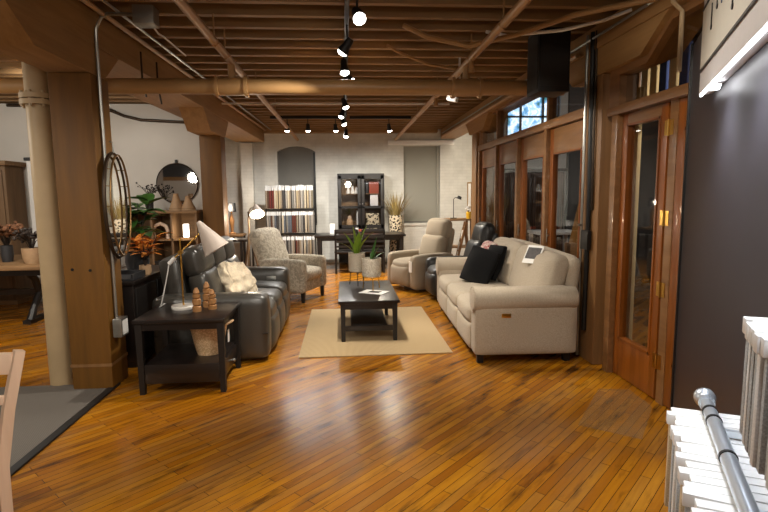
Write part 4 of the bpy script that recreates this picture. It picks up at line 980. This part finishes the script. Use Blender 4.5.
# local frame: +y away, -x towards room
MB().box(.0, .07, -3.6, 0, 0, 2.52, bev=.006).build('board', 'panel', t)
MB().box(-.012, .082, -.02, .012, 0, 2.53, bev=.003).build('edge_strip', 'black_metal', t)
MB().box(-.006, .076, -3.6, -.02, 0, .06).build('kickboard', 'black_metal', t)
g = thing('header_sign', 'white sign box with cream face lit from below on the charcoal panel', 'sign', F+U*-.82, math.radians(-27.5))
MB().box(-.06, -.001, -2.2, .0, 2.09, 2.62, bev=.006).build('box', 'sign_box', g)
MB().box(-.066, -.06, -2.15, -.04, 2.20, 2.47).build('face', 'sign_face', g)
m = MB(); m.box(-.069, -.062, -2.16, -.03, 2.188, 2.198); m.box(-.069, -.062, -2.16, -.03, 2.472, 2.482); m.build('border', 'print_dark', g)
for y0, z0, z1, bl in ((-.30, 2.33, 2.43, 0), (-.42, 2.38, 2.465, 0), (-.52, 2.36, 2.47, 1), (-.74, 2.28, 2.44, 0), (-.9, 2.26, 2.46, 1)):
    if bl: MB().prism([(y0-.035, z1), (y0+.02, z1), (y0, z0)], -.070, -.064, 'x').build('printed_mark', 'sign_blue', g)
    else: MB().box(-.070, -.064, y0-.004, y0+.004, z0, z1).lathe([(.001, 0), (.012, 0), (.012, .006), (.001, .006)], (-.064, y0, z0), 12, (0, -PI/2, 0)).build('printed_mark', 'ceramic_dark', g)
l = MB().box(-.058, -.047, -2.18, -.01, 2.078, 2.0905, bev=.003).build('light_strip', 'led', g)
MB().lathe([(.001, 0), (.02, .0), (.026, .02), (.001, .02)], (-.05, -.36, 2.052), 14).build('spot', 'led', g)
UR = V(math.sin(math.radians(29)), math.cos(math.radians(29)), 0); AR = math.radians(-29)
def rail(label, B, L, lab2, n, k0, hl, hr, drop, cols, step, first, wh, sides, blab):
    r = thing('swatch_rail', label, 'rail', B, AR)
    MB().cyl((0, 0, 0), (0, -L, 0), .021, n=18).build('bar', 'chrome', r)
    MB().ell((0, .012, 0), .035, 14).cyl((0, -.045, 0), (0, -.02, 0), .026, n=16).build('ball_end', 'chrome', r)
    for q in (-.12, -.2, -.45): MB().cyl((0, q-.006, 0), (0, q+.006, 0), .0235, n=16).build('collar', 'black_metal', r)
    for q in (-.25, -L+.1): MB().bar((0, q, -.01), (wh, q, -.01), .016, .02).build('bracket', 'chrome', r)
    for i in range(n):
        y0 = -first-step*i
        p = B+UR*y0
        dx = random.uniform(-.014, .014)
        o = thing('fabric_swatch', lab2 % (blab(i)), 'swatch', p, AR+random.uniform(-.07, .07), 'sample swatches on the '+label.split(' chrome')[0]+' chrome rail')
        hh = MB().box(-hl+dx, hr+dx, -step*.45, step*.45, -.062, -.026, bev=.003)
        hh.build('hanger_head', 'white', o)
        MB().box(-hl+dx+.008, hr+dx-.008, -step*.34, step*.34, -drop, -.0615, bev=.002).build('fabric', cols[i % len(cols)], o)
    return r
W1 = m_fabric('sample_white', srgb(214, 214, 212), srgb(232, 232, 230)); W2 = m_fabric('sample_silver', srgb(160, 164, 166), srgb(192, 196, 198)); W3 = m_fabric('sample_sand', srgb(182, 158, 124), srgb(206, 184, 150))
B1 = V(1.248, 1.66, .895)
ordn = ('first', 'second', 'third', 'fourth', 'fifth', 'sixth', 'seventh', 'eighth', 'ninth', 'tenth', 'eleventh', 'twelfth', 'thirteenth', 'fourteenth', 'fifteenth', 'sixteenth', 'seventeenth', 'eighteenth', 'nineteenth', 'twentieth', 'twenty-first', 'twenty-second', 'twenty-third', 'twenty-fourth')
rail('lower chrome rail with a ball end at the bottom right', B1, .80, 'white-headed swatch %s behind the ball end of the lower chrome rail', 17, 0, .112, .105, .36, [W1, W3, W2, W1, W2], .04, .065, .13, 0, lambda i: ordn[i])
B2 = V(.94, 1.005, 1.372)
rail('upper chrome rail beside the panel at the right edge', B2, .62, 'grey swatch under white head, %s on the upper rail from its far end', 16, 0, .085, .07, .29, [W2, W2, W1], .03, .0, .09, 0, lambda i: ordn[i])
# ------------------------------------------------------------------ spotlights and light
def spot(loc, target, power, size=70, blend=.6, col=(1, .93, .82), rad=.04):
    l = bpy.data.lights.new('spot_beam', 'SPOT'); l.energy = power; l.spot_size = math.radians(size); l.spot_blend = blend; l.color = col; l.shadow_soft_size = rad
    o = bpy.data.objects.new('spot_beam', l); C.objects.link(o); o.location = loc
    o.rotation_euler = (V(*target)-V(*loc)).to_track_quat('-Z', 'Y').to_euler(); return o
def point(loc, power, col=(1, .85, .65), rad=.05):
    l = bpy.data.lights.new('bulb_or_fill_light', 'POINT'); l.energy = power; l.color = col; l.shadow_soft_size = rad
    o = bpy.data.objects.new('bulb_or_fill_light', l); C.objects.link(o); o.location = loc; return o
tr = thing('light_track', 'black light track running down the middle of the ceiling', 'light track', (.05, 0, 3.04))
MB().box(-.018, .018, 1.0, 10.9, 0, .05).build('rail', 'black_metal', tr)
MB().box(-.03, .03, 9.6, 9.75, -.005, .04).build('feed_box', 'black_metal', tr)
tr2 = thing('light_track', 'black light track running across before the brick wall', 'light track', (0, 10.1, 3.04))
MB().box(-1.35, -.035, -.018, .018, 0, .05).box(.135, 1.3, -.018, .018, 0, .05).build('rail', 'black_metal', tr2)
def head(loc, target, label, power, size=70, group=None, col=(1, .93, .82)):
    loc = V(*loc); d = (V(*target)-loc).normalized()
    t = thing('track_spotlight', label, 'spotlight', loc, 0, group)
    Rm = d.to_track_quat('Z', 'Y').to_matrix()
    MB().lathe([(.001, -.13), (.03, -.13), (.035, -.10), (.036, -.06), (.05, -.012), (.05, 0), (.043, 0), (.04, -.02), (.001, -.02)], (0, 0, 0), 18, Rm).build('housing', 'black_metal', t)
    MB().lathe([(.001, -.018), (.042, -.018), (.044, .004), (.034, .018), (.018, .026), (.001, .028)], (0, 0, 0), 18, Rm).build('lens', 'lit', t)
    top = V(0, 0, 3.035-loc.z); b = Rm@V(0, 0, -.08)
    MB().tube([tuple(b), (b.x*.9, b.y*.9, top.z-.06), (b.x*.9, b.y*.9, top.z)], .009, 6).build('arm', 'black_metal', t)
    if power: spot(loc+d*.04, target, power, size, col=col)
    return t
words = ('nearest', 'second', 'third', 'fourth', 'fifth', 'sixth', 'seventh', 'farthest')
heads = [((.13, 3.75, 2.82), (.9, .6, .0)), ((.01, 4.6, 2.82), (-1.5, 5.4, .8)), ((.03, 5.35, 2.82), (0.2, 4.6, 0)), ((.10, 5.85, 2.84), (2.1, 5.5, .7)), ((.05, 7.55, 2.84), (.9, 7.2, 0)), ((-.02, 8.45, 2.84), (-.9, 8.1, 0)), ((.03, 9.35, 2.84), (1.2, 8.9, 0)), ((.06, 10.0, 2.70), (.1, 9.9, 0))]
for i, (a, b) in enumerate(heads):
    head(a, b, words[i]+' spotlight on the lengthwise track, counted from the camera', PW[0]*(1 if i < 4 else .8), 95 if i < 4 else 62, 'spotlights on the lengthwise track')
wc = ('leftmost', 'second from left', 'third from left', 'rightmost')
for i, (x, tx) in enumerate(((-1.04, -1.2), (-.65, -.6), (-.13, .1), (.89, 1.3))):
    head((x, 10.1, 2.82), (tx, 10.5, 0), wc[i]+' spotlight on the cross track before the brick wall', PW[1]*(1 if i < 3 else 2.2), 168, 'spotlights on the cross track', col=(1, .96, .9) if i < 3 else (1, .9, .74))
# unseen fill spots added behind the camera, left room and beyond the doors
for a, b, p, s in (((-.6, 1.2, 2.95), (-.4, 3.4, 0), PW[2], 110), ((1.0, .6, 2.95), (.6, 2.6, 0), PW[2], 110), ((-3.4, 2.2, 2.95), (-3.6, 4.2, 0), PW[2], 110),
                   ((-3.8, 6.2, 2.95), (-3.6, 8.8, 1.6), PW[3], 110), ((-5.4, 6.2, 2.95), (-5.4, 8.8, 1.5), PW[3], 110), ((-3.2, 7.2, 2.95), (-2.9, 8.8, 1.2), PW[3]*.5, 100),
                   ((0, -2.2, 2.95), (0, -3.6, 1.2), PW[2], 120)): spot(a, b, p, s, .7)
for a, e in (((-4.6, 4.6, 2.3), PW[6]), ((-4.8, .2, 2.2), PW[6]), ((.2, -1.6, 2.1), PW[6]), ((1.3, 1.2, 2.3), PW[6]*.4)): point(a, e, (1, .92, .8), .15)  # added fill points without fixtures, lifting the ceiling and walls
spot((-3.6, 5.3, 2.95), (-3.7, 5.6, 0), PW[2]*1.3, 120, .7); spot((3.9, 4.3, 3.2), (2.85, 5.05, 1.6), PW[4]*2, 80, .7); spot((.9, 2.5, 2.98), (2.45, 4.2, 1.3), 60, 80, .8); spot((2.7, 10.7, 2.95), (2.9, 12.4, 1.6), 40, 120, .7, (1, .88, .7))  # more added fill for the left floor, near doors and far right wall
spot((4.4, 7.2, 3.0), (3.9, 9.5, 1.6), PW[4], 120, .7); spot((4.2, 4.0, 3.0), (3.0, 4.6, 1.2), PW[4]*.8, 120, .7)
point((-1.50, 9.05, 1.25), 22); point((-2.52, 11.75, 1.36), 14); point((-2.47, 8.2, 1.08), 2)
# the sign's light strip
for q in (-.25, -.8, -1.4, -1.95):
    p = F+U*(-1.0+q)+N*.16
    l = spot((p.x, p.y, 2.05), tuple(V(p.x, p.y, 1.2)-N*.16), PW[5], 130, .8, (.84, .9, 1), .12)
w = bpy.data.worlds.new('world'); S.world = w; w.use_nodes = True
w.node_tree.nodes['Background'].inputs[0].default_value = (1, .86, .7, 1); w.node_tree.nodes['Background'].inputs[1].default_value = .05
# camera
cam = bpy.data.cameras.new('camera'); co = bpy.data.objects.new('camera', cam); C.objects.link(co)
cam.lens = 520/768*36; cam.sensor_width = 36; cam.sensor_fit = 'HORIZONTAL'; cam.clip_start = .05
co.matrix_world = Matrix.Translation((0, 0, 1.62)) @ (Matrix.Rotation(math.radians(-4.3), 4, 'Z') @ Matrix.Rotation(math.radians(90-6.8), 4, 'X') @ Matrix.Rotation(math.radians(-.6), 4, 'Z'))
S.camera = co
vs = S.view_settings; vs.view_transform = 'Standard'; vs.look = 'None'; vs.gamma = 1; vs.use_curve_mapping = False; vs.exposure = EXPO
